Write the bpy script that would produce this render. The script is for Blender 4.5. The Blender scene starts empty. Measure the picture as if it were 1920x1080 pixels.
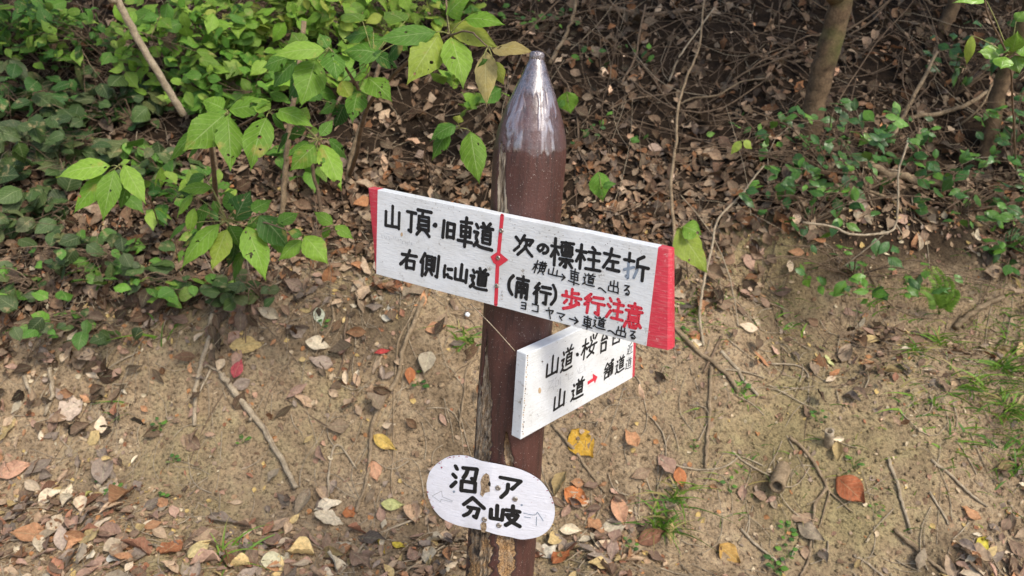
import bpy, math, random
import numpy as np
from mathutils import Vector, Matrix, noise
PI = math.pi
V = Vector
scene = bpy.context.scene
COL = scene.collection

# ------------------------------------------------------------------ camera
FPX = 1500.0; PITCH = math.radians(21.0); ROLL = math.radians(3.5)
CAM = V((0, 0, 1.55))
FWD = V((0, math.cos(PITCH), -math.sin(PITCH)))
R0 = V((1, 0, 0)); U0 = V((0, math.sin(PITCH), math.cos(PITCH)))
RT = R0 * math.cos(ROLL) + U0 * math.sin(ROLL)
UP = -R0 * math.sin(ROLL) + U0 * math.cos(ROLL)
cd = bpy.data.cameras.new('camera'); cam = bpy.data.objects.new('camera', cd); COL.objects.link(cam)
cam.matrix_world = Matrix(((RT.x, UP.x, -FWD.x, CAM.x), (RT.y, UP.y, -FWD.y, CAM.y), (RT.z, UP.z, -FWD.z, CAM.z), (0, 0, 0, 1)))
cd.sensor_width = 36; cd.lens = FPX / 1920 * 36; cd.clip_start = 0.02; cd.clip_end = 200
cd.dof.use_dof = True; cd.dof.focus_distance = 1.36; cd.dof.aperture_fstop = 6.8
scene.camera = cam

# ------------------------------------------------------------------ light
SUN_EL = math.radians(52); SUN_AZ = math.radians(140)     # azimuth clockwise from +Y: behind the camera, to the right
w = bpy.data.worlds.new('World'); scene.world = w; w.use_nodes = True
nt = w.node_tree
bg = nt.nodes['Background']; sk = nt.nodes.new('ShaderNodeTexSky'); sk.sky_type = 'NISHITA'; sk.sun_disc = False
sk.sun_elevation = SUN_EL; sk.sun_rotation = SUN_AZ; sk.air_density = 1.0; sk.dust_density = 3.0
nt.links.new(sk.outputs[0], bg.inputs[0]); bg.inputs[1].default_value = 0.15
sd = bpy.data.lights.new('sun', 'SUN'); sd.energy = 1.7; sd.angle = math.radians(15); sd.color = (1.0, 0.93, 0.80)
so = bpy.data.objects.new('sun', sd); COL.objects.link(so)
sdir = V((math.sin(SUN_AZ) * math.cos(SUN_EL), math.cos(SUN_AZ) * math.cos(SUN_EL), math.sin(SUN_EL)))
so.rotation_euler = sdir.to_track_quat('Z', 'Y').to_euler(); so.location = sdir * 20
scene.view_settings.view_transform = 'Standard'; scene.view_settings.look = 'None'
scene.view_settings.exposure = 0.68; scene.view_settings.gamma = 1
scene.render.engine = 'CYCLES'

# ------------------------------------------------------------------ helpers
def ray(px, py):
    return (FWD * FPX + RT * (px - 960) + UP * (540 - py)).normalized()
def at(px, py, Y):
    d = ray(px, py); return CAM + d * ((Y - CAM.y) / d.y)
def proj(p):
    d = V(p) - CAM; z = d.dot(FWD)
    return 960 + FPX * d.dot(RT) / z, 540 - FPX * d.dot(UP) / z, z
def hit(px, py, p0, n):
    d = ray(px, py); return CAM + d * ((V(p0) - CAM).dot(n) / d.dot(n))
def sm(a, b, x):
    t = min(1, max(0, (x - a) / (b - a))); return t * t * (3 - 2 * t)
def lin(c):  # sRGB 0-255 -> linear
    return tuple(((v / 255) / 12.92 if v / 255 <= .04045 else ((v / 255 + .055) / 1.055) ** 2.4) for v in c)
def interp(pts, x):
    return float(np.interp(x, [p[0] for p in pts], [p[1] for p in pts]))

def h(x, y):
    yy = y + 0.07 * (x - 0.2) + 0.10 * noise.noise(V((x * .9, y * .5, 1.3)))
    z = 0.90 * (sm(1.88, 2.55, yy) * 0.60) + max(0, yy - 2.5) * 0.66
    z += max(0, yy - 3.6) * 0.12
    z -= 0.10 * sm(0.4, 2.2, x) * sm(1.6, 2.4, y)
    # undercut step below the big root on the right
    xx = x + .12 * noise.noise(V((y * 4, x * 2, 5))); wx = sm(0.6, 1.15, xx) * (1 - sm(1.7, 2.4, xx))
    z += wx * (0.26 * sm(2.64, 2.80, y + .12 * noise.noise(V((x * 3, 0, 9)))) - 0.22 * sm(2.25, 2.70, y) )
    z += 0.07 * noise.noise(V((x * 1.6, y * 1.6, 0)))
    z += 0.028 * noise.noise(V((x * 5, y * 5, 4)))
    z += 0.015 * noise.noise(V((x * 14, y * 14, 7)))
    z += 0.0075 * noise.noise(V((x * 38, y * 38, 2)))
    return z
def hn(x, y, e=.02):
    return V((h(x - e, y) - h(x + e, y), h(x, y - e) - h(x, y + e), 2 * e)).normalized()
def g(px, py, lift=0.0):
    d = ray(px, py); t = 0.8; 
    while t < 12:
        p = CAM + d * t
        if p.z < h(p.x, p.y): break
        t += .04
    a, b = t - .04, t
    for _ in range(14):
        m = (a + b) / 2; p = CAM + d * m
        if p.z < h(p.x, p.y): b = m
        else: a = m
    p = CAM + d * b
    return p + hn(p.x, p.y) * lift

class MB:
    def __init__(s): s.v = []; s.f = []; s.uv = []; s.c = []; s.m = []
    def vert(s, p, uv=(0, 0), c=(1, 1, 1)):
        s.v.append(tuple(p)); s.uv.append(uv); s.c.append((c[0], c[1], c[2], 1)); return len(s.v) - 1
    def face(s, ids, m=0): s.f.append(ids); s.m.append(m)
    def build(s, name, mats, parent=None, smooth=True, origin=None):
        me = bpy.data.meshes.new(name)
        o0 = V(origin) if origin is not None else V((0, 0, 0))
        if parent is not None and origin is None: o0 = parent['_o'] if False else PORIG.get(parent.name, V((0, 0, 0)))
        vs = [(a - o0.x, b - o0.y, c - o0.z) for a, b, c in s.v]
        me.from_pydata(vs, [], s.f)
        if not isinstance(mats, (list, tuple)): mats = [mats]
        for m in mats: me.materials.append(m)
        n = len(me.loops); li = np.empty(n, dtype=np.int32); me.loops.foreach_get('vertex_index', li)
        uvl = me.uv_layers.new(name='UVMap'); uvl.data.foreach_set('uv', np.array(s.uv, dtype=np.float32)[li].ravel())
        ca = me.color_attributes.new('Col', 'FLOAT_COLOR', 'POINT'); ca.data.foreach_set('color', np.array(s.c, dtype=np.float32).ravel())
        me.polygons.foreach_set('material_index', np.array(s.m, dtype=np.int32))
        me.polygons.foreach_set('use_smooth', [smooth] * len(me.polygons)); me.update()
        o = bpy.data.objects.new(name, me); COL.objects.link(o)
        if parent is not None: o.parent = parent
        elif origin is not None: o.location = o0
        PORIG[o.name] = o0
        return o
PORIG = {}
def tag(o, label=None, cat=None, group=None, kind=None):
    if label: o['label'] = label
    if cat: o['category'] = cat
    if group: o['group'] = group
    if kind: o['kind'] = kind
    return o
def thing(name, loc, label, cat, group=None):
    o = bpy.data.objects.new(name, None); o.empty_display_size = .1; COL.objects.link(o); o.location = loc
    PORIG[o.name] = V(loc); return tag(o, label, cat, group)

def crom(pts, n):
    P = [V(p) for p in pts]
    if len(P) == 2: return [P[0].lerp(P[1], i / (2 * n)) for i in range(2 * n + 1)]
    out = []; E = [P[0] * 2 - P[1]] + P + [P[-1] * 2 - P[-2]]
    for i in range(1, len(E) - 2):
        a, b, c, d = E[i - 1], E[i], E[i + 1], E[i + 2]
        for k in range(n):
            t = k / n
            out.append(.5 * ((2 * b) + (c - a) * t + (2 * a - 5 * b + 4 * c - d) * t * t + (3 * b - a - 3 * c + d) * t ** 3))
    out.append(P[-1]); return out
def tube(mb, pts, r0, r1=None, seg=6, n=4, jit=0.12, rng=random, col=(1, 1, 1), wig=0.0, cap=True):
    if r1 is None: r1 = r0
    L = crom(pts, n); rows = []; ln = 0
    if wig:
        for i in range(1, len(L) - 1):
            L[i] = L[i] + V((rng.gauss(0, wig), rng.gauss(0, wig), rng.gauss(0, wig)))
    for i, p in enumerate(L):
        t = (L[min(i + 1, len(L) - 1)] - L[max(i - 1, 0)])
        if t.length < 1e-7: t = V((0, 0, 1))
        t.normalize()
        a = t.cross(V((.31, .2, .93)));  a = a if a.length > .1 else t.cross(V((1, 0, 0))); a.normalize(); b = t.cross(a)
        r = (r0 + (r1 - r0) * i / (len(L) - 1)) 
        if i: ln += (L[i] - L[i - 1]).length
        row = []
        for k in range(seg):
            q = 2 * PI * k / seg; rr = r * (1 + rng.uniform(-jit, jit))
            row.append(mb.vert(p + (a * math.cos(q) + b * math.sin(q)) * rr, (k / seg, ln), col))
        rows.append(row)
    for i in range(len(rows) - 1):
        for k in range(seg):
            mb.face((rows[i][k], rows[i][(k + 1) % seg], rows[i + 1][(k + 1) % seg], rows[i + 1][k]))
    if cap:
        mb.face(rows[0][::-1]); mb.face(rows[-1])

PROF = {'ovate': [0, .5, .8, .96, 1, .95, .82, .62, .36, .13, 0], 'ellip': [0, .45, .76, .94, 1, .98, .88, .68, .42, .16, 0],
        'lance': [0, .3, .58, .83, .97, 1, .9, .7, .44, .2, 0], 'round': [0, .62, .88, .98, 1, .97, .88, .74, .54, .3, 0],
        'obov': [0, .2, .4, .6, .8, .94, 1, .95, .76, .4, 0]}
def leaf(mb, base, tip, W, nrm, col, prof='ovate', n=8, cr=2, fold=.18, droop=.1, wav=.03, serr=0.0, rng=random, twist=0.0, colvar=.08, mi=0, curl=0.0):
    base = V(base); tip = V(tip); ax = tip - base; L = ax.length
    if L < 1e-6: return
    a = ax / L; s = a.cross(V(nrm)); s = s if s.length > .05 else a.cross(V((.3, .1, 1))); s.normalize(); nn = s.cross(a).normalized()
    pr = PROF[prof]; rows = []
    ph = rng.uniform(0, 9); asym = rng.uniform(-.08, .08)
    k1 = rng.uniform(1 - colvar, 1 + colvar)
    for i in range(n + 1):
        t = i / n; wv = float(np.interp(t * 10, range(11), pr)) * W * .5
        tw = twist * (t - .3); sa = s * math.cos(tw) + nn * math.sin(tw); na = nn * math.cos(tw) - s * math.sin(tw)
        bend = droop * L * (1 - (2 * t - 1) ** 2)
        row = []
        for j in range(-cr, cr + 1):
            q = j / cr
            ww = wv * (1 + asym * (1 if q > 0 else -1))
            if serr and abs(j) == cr and i % 2: ww *= 1 - serr
            e = wav * W * noise.noise(V((q * 1.7 + ph, t * 4 + ph, ph)))*2
            p = base + a * (L * t) + sa * (ww * q) + na * (bend + fold * abs(q) * wv + curl * q * q * wv + e * (.3 + abs(q)))
            cc = k1
            row.append(mb.vert(p, (q * .5 + .5, t), (col[0] * cc, col[1] * cc, col[2] * cc)))
        rows.append(row)
    for i in range(n):
        for j in range(2 * cr):
            mb.face((rows[i][j], rows[i][j + 1], rows[i + 1][j + 1], rows[i + 1][j]), mi)

# ------------------------------------------------------------------ materials
def newmat(name):
    m = bpy.data.materials.new(name); m.use_nodes = True
    t = m.node_tree; return m, t, t.nodes['Principled BSDF']
def N(t, typ, **k):
    n = t.nodes.new(typ)
    for a, b in k.items():
        if a == 'i':
            for kk, vv in b.items(): n.inputs[kk].default_value = vv
        else: setattr(n, a, b)
    return n
def ramp(t, fac, stops, interp='LINEAR'):
    r = N(t, 'ShaderNodeValToRGB'); e = r.color_ramp.elements; r.color_ramp.interpolation = interp
    while len(e) < len(stops): e.new(.5)
    for x, (p, c) in zip(e, stops): x.position = p; x.color = (*c, 1) if len(c) == 3 else c
    t.links.new(fac, r.inputs[0]); return r.outputs[0]
def mixc(t, fac, a, b, mode='MIX'):
    m = N(t, 'ShaderNodeMix', data_type='RGBA', blend_type=mode)
    for i, x in ((0, fac), (6, a), (7, b)):
        if isinstance(x, (int, float)): m.inputs[i].default_value = x
        elif isinstance(x, tuple): m.inputs[i].default_value = (*x, 1)
        else: t.links.new(x, m.inputs[i])
    return m.outputs[2]
def math_(t, op, a, b=0.0):
    m = N(t, 'ShaderNodeMath', operation=op)
    for i, x in ((0, a), (1, b)):
        if isinstance(x, (int, float)): m.inputs[i].default_value = x
        else: t.links.new(x, m.inputs[i])
    return m.outputs[0]
def nz(t, scale, detail=4, rough=.55, vec=None, dist=0):
    n = N(t, 'ShaderNodeTexNoise', i={'Scale': scale, 'Detail': detail, 'Roughness': rough, 'Distortion': dist})
    t.links.new(vec if vec is not None else N(t, 'ShaderNodeTexCoord').outputs['Object'], n.inputs['Vector'])
    return n.outputs['Fac']
def bump(t, hgt, s, dist, bs, nrm=None):
    b = N(t, 'ShaderNodeBump', i={'Strength': s, 'Distance': dist}); t.links.new(hgt, b.inputs['Height'])
    if nrm is not None: t.links.new(nrm, b.inputs['Normal'])
    t.links.new(b.outputs[0], bs.inputs['Normal']); return b.outputs[0]
def geopos(t): return N(t, 'ShaderNodeNewGeometry').outputs['Position']

def leafmat(name, rough=.45, transl=.3, vein=.25, blotch=.25, blotchcol=(.5, .42, .2), holes=0.0, spec=.4, bscale=28, fine=.25):
    m, t, b = newmat(name)
    at_ = N(t, 'ShaderNodeAttribute', attribute_name='Col').outputs['Color']
    uv = N(t, 'ShaderNodeUVMap', uv_map='UVMap').outputs[0]
    sx = N(t, 'ShaderNodeSeparateXYZ'); t.links.new(uv, sx.inputs[0])
    pos = geopos(t)
    du = math_(t, 'ABSOLUTE', math_(t, 'SUBTRACT', sx.outputs[0], .5))
    mid = math_(t, 'SUBTRACT', 1.0, math_(t, 'MINIMUM', 1.0, math_(t, 'MULTIPLY', du, 34.0)))
    sv = math_(t, 'SINE', math_(t, 'MULTIPLY', math_(t, 'SUBTRACT', sx.outputs[1], math_(t, 'MULTIPLY', du, .55)), 48.0))
    sv = math_(t, 'POWER', math_(t, 'MAXIMUM', sv, 0.0), 16.0)
    vv = math_(t, 'MAXIMUM', mid, math_(t, 'MULTIPLY', sv, .55))
    c = mixc(t, math_(t, 'MULTIPLY', vv, vein), at_, mixc(t, .6, at_, (.75, .8, .45)))
    n1 = nz(t, bscale, 3, .6, pos)
    bl = ramp(t, n1, [(.60, (0, 0, 0)), (.72, (1, 1, 1))])
    c = mixc(t, math_(t, 'MULTIPLY', bl, blotch), c, blotchcol)
    n2 = nz(t, 120, 3, .6, pos)
    c = mixc(t, fine, c, mixc(t, 1.0, c, ramp(t, n2, [(.3, (.35, .35, .35)), (.7, (1.5, 1.5, 1.5))]), 'MULTIPLY'))
    t.links.new(c, b.inputs['Base Color']); b.inputs['Roughness'].default_value = rough
    b.inputs['Specular IOR Level'].default_value = spec
    nb = bump(t, math_(t, 'ADD', math_(t, 'MULTIPLY', vv, -.7), n2), .35, .004, b)
    out = t.nodes['Material Output']; sh = b.outputs[0]
    if transl:
        tr = N(t, 'ShaderNodeBsdfTranslucent'); t.links.new(c, tr.inputs[0])
        mx = N(t, 'ShaderNodeMixShader', i={0: transl}); t.links.new(sh, mx.inputs[1]); t.links.new(tr.outputs[0], mx.inputs[2]); sh = mx.outputs[0]
    if holes:
        hn_ = nz(t, 42, 2, .5, pos); fac = ramp(t, hn_, [(1 - holes, (0, 0, 0)), (1 - holes + .015, (1, 1, 1))])
        tp = N(t, 'ShaderNodeBsdfTransparent'); mx = N(t, 'ShaderNodeMixShader')
        t.links.new(fac, mx.inputs[0]); t.links.new(sh, mx.inputs[1]); t.links.new(tp.outputs[0], mx.inputs[2]); sh = mx.outputs[0]
    t.links.new(sh, out.inputs[0]); return m

M = {}
M['bright'] = leafmat('bright_leaf', .5, .36, .4, .7, (.40, .32, .09), holes=.33, spec=.22, bscale=20)
M['bush'] = leafmat('bush_leaf', .52, .28, .3, .55, (.40, .32, .14), holes=.28, spec=.22)
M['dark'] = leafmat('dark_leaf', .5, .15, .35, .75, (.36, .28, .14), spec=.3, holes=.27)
M['gloss'] = leafmat('glossy_leaf', .28, .14, .25, .12, (.3, .3, .1), spec=.45)
M['dry'] = leafmat('dry_leaf', .7, .12, .35, .55, (.16, .085, .045), spec=.2, bscale=40, fine=.45)
M['grass'] = leafmat('grass_blade', .5, .25, .1, .2, (.4, .35, .12))

def barkmat(name, c0, c1, scale=30, rough=.85, moss=0.0):
    m, t, b = newmat(name)
    pos = geopos(t); at_ = N(t, 'ShaderNodeAttribute', attribute_name='Col').outputs['Color']
    n = nz(t, scale, 6, .65, pos); n2 = nz(t, scale * 5, 4, .6, pos); n3 = nz(t, 6, 3, .5, pos)
    c = ramp(t, n, [(.3, c0), (.7, c1)])
    c = mixc(t, .5, c, mixc(t, 1.0, c, ramp(t, n2, [(.3, (.4, .4, .4)), (.7, (1.4, 1.4, 1.4))]), 'MULTIPLY'))
    if moss: c = mixc(t, ramp(t, n3, [(.5, (0, 0, 0)), (.65, (moss, moss, moss))]), c, (.10, .13, .03))
    c = mixc(t, 1.0, c, at_, 'MULTIPLY')
    t.links.new(c, b.inputs['Base Color']); b.inputs['Roughness'].default_value = rough
    b.inputs['Specular IOR Level'].default_value = .25
    bump(t, math_(t, 'ADD', n, math_(t, 'MULTIPLY', n2, .5)), .7, .006, b); return m
M['stick'] = barkmat('pale_stick', (.22, .17, .11), (.46, .38, .27), 45)
M['twig'] = barkmat('twig_bark', (.09, .06, .04), (.24, .17, .11), 60)
M['bark'] = barkmat('tree_bark', (.06, .04, .024), (.21, .14, .08), 30, moss=.45)
M['root'] = barkmat('root_bark', (.14, .10, .06), (.36, .27, .17), 40)
M['stem'] = barkmat('green_stem', (.18, .20, .06), (.35, .34, .13), 60, .6)

def soilmat():
    m, t, b = newmat('bank_soil')
    pos = geopos(t); hum = N(t, 'ShaderNodeAttribute', attribute_name='Col').outputs['Color']
    sc = N(t, 'ShaderNodeSeparateColor'); t.links.new(hum, sc.inputs[0])
    n1 = nz(t, 3.2, 5, .6, pos); n2 = nz(t, 22, 6, .65, pos); n3 = nz(t, 90, 5, .7, pos); n4 = nz(t, 1.5, 3, .5, pos); n5 = nz(t, 260, 3, .6, pos)
    c = ramp(t, n2, [(.25, (.19, .135, .080)), (.5, (.37, .272, .170)), (.75, (.485, .382, .252))])
    c = mixc(t, ramp(t, n1, [(.35, (0, 0, 0)), (.7, (.5, .5, .5))]), c, (.29, .215, .135))
    c = mixc(t, ramp(t, math_(t, 'ADD', n4, math_(t, 'MULTIPLY', n2, .35)), [(.70, (0, 0, 0)), (.86, (.5, .5, .5))]), c, (.24, .22, .085))
    c = mixc(t, ramp(t, nz(t, 7, 6, .7, pos, .8), [(.50, (0, 0, 0)), (.68, (.4, .4, .4))]), c, (.16, .112, .07))
    c = mixc(t, 1.0, c, ramp(t, n3, [(.34, (.30, .28, .26)), (.48, (1, 1, 1)), (.68, (1.4, 1.38, 1.3))]), 'MULTIPLY')
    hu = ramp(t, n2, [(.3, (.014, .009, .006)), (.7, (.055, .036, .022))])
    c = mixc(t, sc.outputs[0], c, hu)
    t.links.new(c, b.inputs['Base Color']); b.inputs['Roughness'].default_value = .95; b.inputs['Specular IOR Level'].default_value = .15
    hh = math_(t, 'ADD', math_(t, 'MULTIPLY', n2, 1.0), math_(t, 'ADD', math_(t, 'MULTIPLY', n3, .7), math_(t, 'MULTIPLY', n5, .25)))
    bump(t, hh, 1.0, .016, b); return m
M['soil'] = soilmat()

# ------------------------------------------------------------------ layout maps (photo pixels -> where litter lies)
YB = [(-400, 650), (0, 640), (200, 620), (450, 565), (600, 505), (900, 470), (1100, 500), (1300, 490), (1450, 450), (1600, 380), (1800, 400), (1920, 470), (2400, 500)]
LL = [(-500, 760), (0, 800), (150, 850), (300, 900), (450, 950), (600, 975), (860, 985), (1000, 1010)]
def dens(px, py):
    d = .05
    if py < interp(YB, px): d = 1.0
    elif py < interp(YB, px) + 130: d = .62 * (1 - (py - interp(YB, px)) / 130) + .05
    if px < 1000:
        k = (py - interp(LL, px)) / 60
        if k > 0: d = max(d, min(.85, k * .6))
        if px < 260 and py > 600: d = max(d, .42)
    d = max(d, .95 * math.exp(-(((px - 1130) / 110) ** 2 + ((py - 1000) / 85) ** 2)))
    d = max(d, .5 * math.exp(-(((px - 680) / 65) ** 2 + ((py - 700) / 80) ** 2)))
    d = max(d, .6 * math.exp(-(((px - 790) / 110) ** 2 + ((py - 965) / 40) ** 2)))
    d = max(d, .45 * math.exp(-(((px - 590) / 70) ** 2 + ((py - 945) / 28) ** 2)))
    kk = (px - 1790) + (py - 960) * .75
    if py > 820 and kk > 0: d = max(d, min(.85, kk / 90))
    if 1580 < px < 1720 and 560 < py < 720: d = max(d, .3)
    return d

# ------------------------------------------------------------------ ground
def axis(lo, c0, c1, hi, st):
    a = list(np.arange(c0, c1, st)); x = c0; s = st
    L = []
    while x > lo: s *= 1.25; x -= s; L.append(x)
    x = a[-1]; s = st; Rr = []
    while x < hi: s *= 1.25; x += s; Rr.append(x)
    return L[::-1] + a + Rr
def build_ground():
    xs = axis(-40, -2.1, 2.4, 40, .02); ys = axis(-30, 1.55, 4.3, 40, .02)
    mb = MB(); nx = len(xs)
    for y in ys:
        for x in xs:
            z = h(x, min(y, 9 + (y - 9) * .05)) if y > 9 else h(x, y)
            px, py, zz = proj((x, y, z))
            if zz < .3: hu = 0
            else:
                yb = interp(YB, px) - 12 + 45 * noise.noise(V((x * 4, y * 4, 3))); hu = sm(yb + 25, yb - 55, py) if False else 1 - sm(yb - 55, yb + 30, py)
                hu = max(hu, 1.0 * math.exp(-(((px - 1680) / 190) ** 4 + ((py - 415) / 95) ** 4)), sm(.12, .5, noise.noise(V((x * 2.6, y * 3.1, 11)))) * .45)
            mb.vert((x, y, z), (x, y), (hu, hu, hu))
    for j in range(len(ys) - 1):
        for i in range(nx - 1):
            a = j * nx + i; mb.face((a, a + 1, a + nx + 1, a + nx))
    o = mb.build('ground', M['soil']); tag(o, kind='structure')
build_ground()

# ------------------------------------------------------------------ signpost
rng = random.Random(5)
def blackmat(name, c, rough=.5):
    m, t, b = newmat(name); n = nz(t, 260, 4, .6, geopos(t)); n2 = nz(t, 45, 3, .6, geopos(t))
    cc = mixc(t, ramp(t, n, [(.5, (0, 0, 0)), (.8, (.5, .5, .5))]), c, tuple(min(1, v * 1.8 + .02) for v in c))
    cc = mixc(t, ramp(t, n2, [(.62, (0, 0, 0)), (.75, (.4, .4, .4))]), cc, tuple(min(1, v * 1.4 + .05) for v in c))
    t.links.new(cc, b.inputs['Base Color']); b.inputs['Roughness'].default_value = rough; return m
M['ink'] = blackmat('black_paint', (.006, .006, .007), .6)
M['faded'] = blackmat('faded_ink', (.22, .27, .34), .6)
M['pencil'] = blackmat('grey_scribble', (.42, .43, .45), .7)
M['redink'] = blackmat('red_paint_letters', (.62, .035, .06), .45)
def paintmat(name, base, dirt, chips=.35):
    m, t, b = newmat(name); pos = N(t, 'ShaderNodeTexCoord').outputs['Object']
    mp = N(t, 'ShaderNodeMapping', i={'Scale': (1, 1, 6)}); t.links.new(pos, mp.inputs[0])
    n1 = nz(t, 14, 5, .65, pos); n2 = nz(t, 170, 4, .65, pos); n3 = nz(t, 60, 5, .6, mp.outputs[0]); n4 = nz(t, 75, 5, .75, pos)
    c = mixc(t, ramp(t, n1, [(.45, (0, 0, 0)), (.75, (.8, .8, .8))]), base, tuple(v * q for v, q in zip(base, (.80, .78, .73))))
    c = mixc(t, ramp(t, n3, [(.45, (0, 0, 0)), (.7, (.5, .5, .5))]), c, tuple(v * .80 for v in base))
    pat = math_(t, 'MULTIPLY', ramp(t, n4, [(.60, (0, 0, 0)), (.66, (1, 1, 1))]), ramp(t, n1, [(.5, (0, 0, 0)), (.62, (1, 1, 1))]))
    c = mixc(t, math_(t, 'MULTIPLY', pat, chips), c, dirt)
    c = mixc(t, ramp(t, n2, [(.63, (0, 0, 0)), (.72, (.55, .55, .55))]), c, dirt)
    if base[1] < .1: c = mixc(t, ramp(t, n3, [(.5, (0, 0, 0)), (.72, (.55, .55, .55))]), c, (.66, .22, .22)); c = mixc(t, ramp(t, n1, [(.3, (.6, .6, .6)), (.5, (0, 0, 0))]), c, (.40, .018, .035))
    t.links.new(c, b.inputs['Base Color']); b.inputs['Roughness'].default_value = .42
    bump(t, math_(t, 'ADD', n3, math_(t, 'MULTIPLY', n2, .35)), .35, .0025, b); return m
M['white'] = paintmat('weathered_white_paint', (.73, .755, .77), (.20, .17, .13), .9)
M['redpaint'] = paintmat('weathered_red_paint', (.60, .040, .070), (.70, .38, .38), .9)
M['enamel'] = paintmat('white_enamel', (.76, .77, .84), (.40, .30, .30), .15)
def metalmat():
    m, t, b = newmat('screw_metal'); n = nz(t, 300, 3, .6, geopos(t))
    t.links.new(ramp(t, n, [(.35, (.20, .15, .11)), (.7, (.52, .50, .47))]), b.inputs['Base Color']); b.inputs['Metallic'].default_value = .7; b.inputs['Roughness'].default_value = .45; return m
M['screw'] = metalmat()
def postmat():
    m, t, b = newmat('brown_post_paint'); pos = geopos(t)
    at_ = N(t, 'ShaderNodeAttribute', attribute_name='Col'); sc = N(t, 'ShaderNodeSeparateColor'); t.links.new(at_.outputs['Color'], sc.inputs[0])
    mp = N(t, 'ShaderNodeMapping', i={'Scale': (5, 5, .7)}); t.links.new(pos, mp.inputs[0])
    mp2 = N(t, 'ShaderNodeMapping', i={'Scale': (7, 7, .5)}); t.links.new(pos, mp2.inputs[0])
    n1 = nz(t, 9, 5, .6, mp.outputs[0]); n2 = nz(t, 320, 4, .65, pos); n3 = nz(t, 60, 5, .65, pos); nw = nz(t, 40, 6, .7, mp2.outputs[0]); n5 = nz(t, 28, 4, .6, pos)
    c = ramp(t, n1, [(.3, (.054, .022, .017)), (.7, (.102, .039, .030))])
    c = mixc(t, ramp(t, n3, [(.55, (0, 0, 0)), (.8, (.5, .5, .5))]), c, (.035, .017, .014))
    c = mixc(t, ramp(t, nz(t, 16, 6, .7, mp2.outputs[0]), [(.52, (0, 0, 0)), (.66, (.75, .75, .75))]), c, (.030, .018, .015))
    c = mixc(t, ramp(t, n2, [(.63, (0, 0, 0)), (.70, (.8, .8, .8))]), c, (.42, .36, .31))
    # grey lichen film at the tip, sky reflection painted as pale bands below
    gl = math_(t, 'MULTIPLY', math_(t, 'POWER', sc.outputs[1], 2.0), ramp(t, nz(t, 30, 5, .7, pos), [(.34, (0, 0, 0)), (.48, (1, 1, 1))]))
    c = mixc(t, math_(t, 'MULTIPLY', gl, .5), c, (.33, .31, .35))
    ckl = ramp(t, nz(t, 130, 5, .75, mp.outputs[0]), [(.44, (0, 0, 0)), (.54, (1, 1, 1))])
    c = mixc(t, math_(t, 'MULTIPLY', math_(t, 'MULTIPLY', sc.outputs[2], ckl), .75), c, (.035, .03, .033))
    wood = ramp(t, nw, [(.32, (.05, .032, .02)), (.45, (.22, .155, .095)), (.62, (.55, .46, .34))])
    wood = mixc(t, math_(t, 'MULTIPLY', sc.outputs[2], ramp(t, n5, [(.35, (0, 0, 0)), (.6, (1, 1, 1))])), wood, mixc(t, ramp(t, n2, [(.4, (0, 0, 0)), (.6, (1, 1, 1))]), (.12, .06, .025), (.50, .30, .13)))
    wm = math_(t, 'ADD', sc.outputs[0], math_(t, 'MULTIPLY', math_(t, 'SUBTRACT', n3, .5), .7))
    wm = ramp(t, wm, [(.46, (0, 0, 0)), (.54, (1, 1, 1))])
    we = math_(t, 'ADD', sc.outputs[0], math_(t, 'MULTIPLY', math_(t, 'SUBTRACT', n3, .5), .7)); edge = ramp(t, we, [(.30, (0, 0, 0)), (.44, (.9, .9, .9)), (.56, (.9, .9, .9)), (.68, (0, 0, 0))])
    pit = ramp(t, n5, [(.34, (1, 1, 1)), (.44, (0, 0, 0))])
    wood = mixc(t, math_(t, 'MULTIPLY', pit, .85), wood, (.02, .012, .008))
    c = mixc(t, wm, c, wood); c = mixc(t, edge, c, (.022, .013, .010))
    t.links.new(c, b.inputs['Base Color'])
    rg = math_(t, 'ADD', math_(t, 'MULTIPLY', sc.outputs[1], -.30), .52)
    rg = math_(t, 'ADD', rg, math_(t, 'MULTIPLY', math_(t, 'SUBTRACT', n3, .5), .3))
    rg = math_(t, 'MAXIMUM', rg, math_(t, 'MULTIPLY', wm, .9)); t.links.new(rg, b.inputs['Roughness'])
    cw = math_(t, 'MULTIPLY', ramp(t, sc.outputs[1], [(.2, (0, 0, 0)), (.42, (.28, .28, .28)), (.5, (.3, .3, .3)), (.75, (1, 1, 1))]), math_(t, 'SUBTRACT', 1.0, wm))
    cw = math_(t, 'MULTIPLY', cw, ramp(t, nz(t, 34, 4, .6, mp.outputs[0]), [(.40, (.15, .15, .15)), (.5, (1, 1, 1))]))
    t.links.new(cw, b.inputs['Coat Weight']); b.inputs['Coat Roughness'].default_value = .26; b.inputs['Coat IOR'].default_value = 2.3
    hh = math_(t, 'ADD', math_(t, 'MULTIPLY', nw, wm), math_(t, 'ADD', math_(t, 'MULTIPLY', n2, .2), math_(t, 'MULTIPLY', n3, .25)))
    bump(t, hh, .8, .005, b); return m
M['post'] = postmat()

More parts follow.
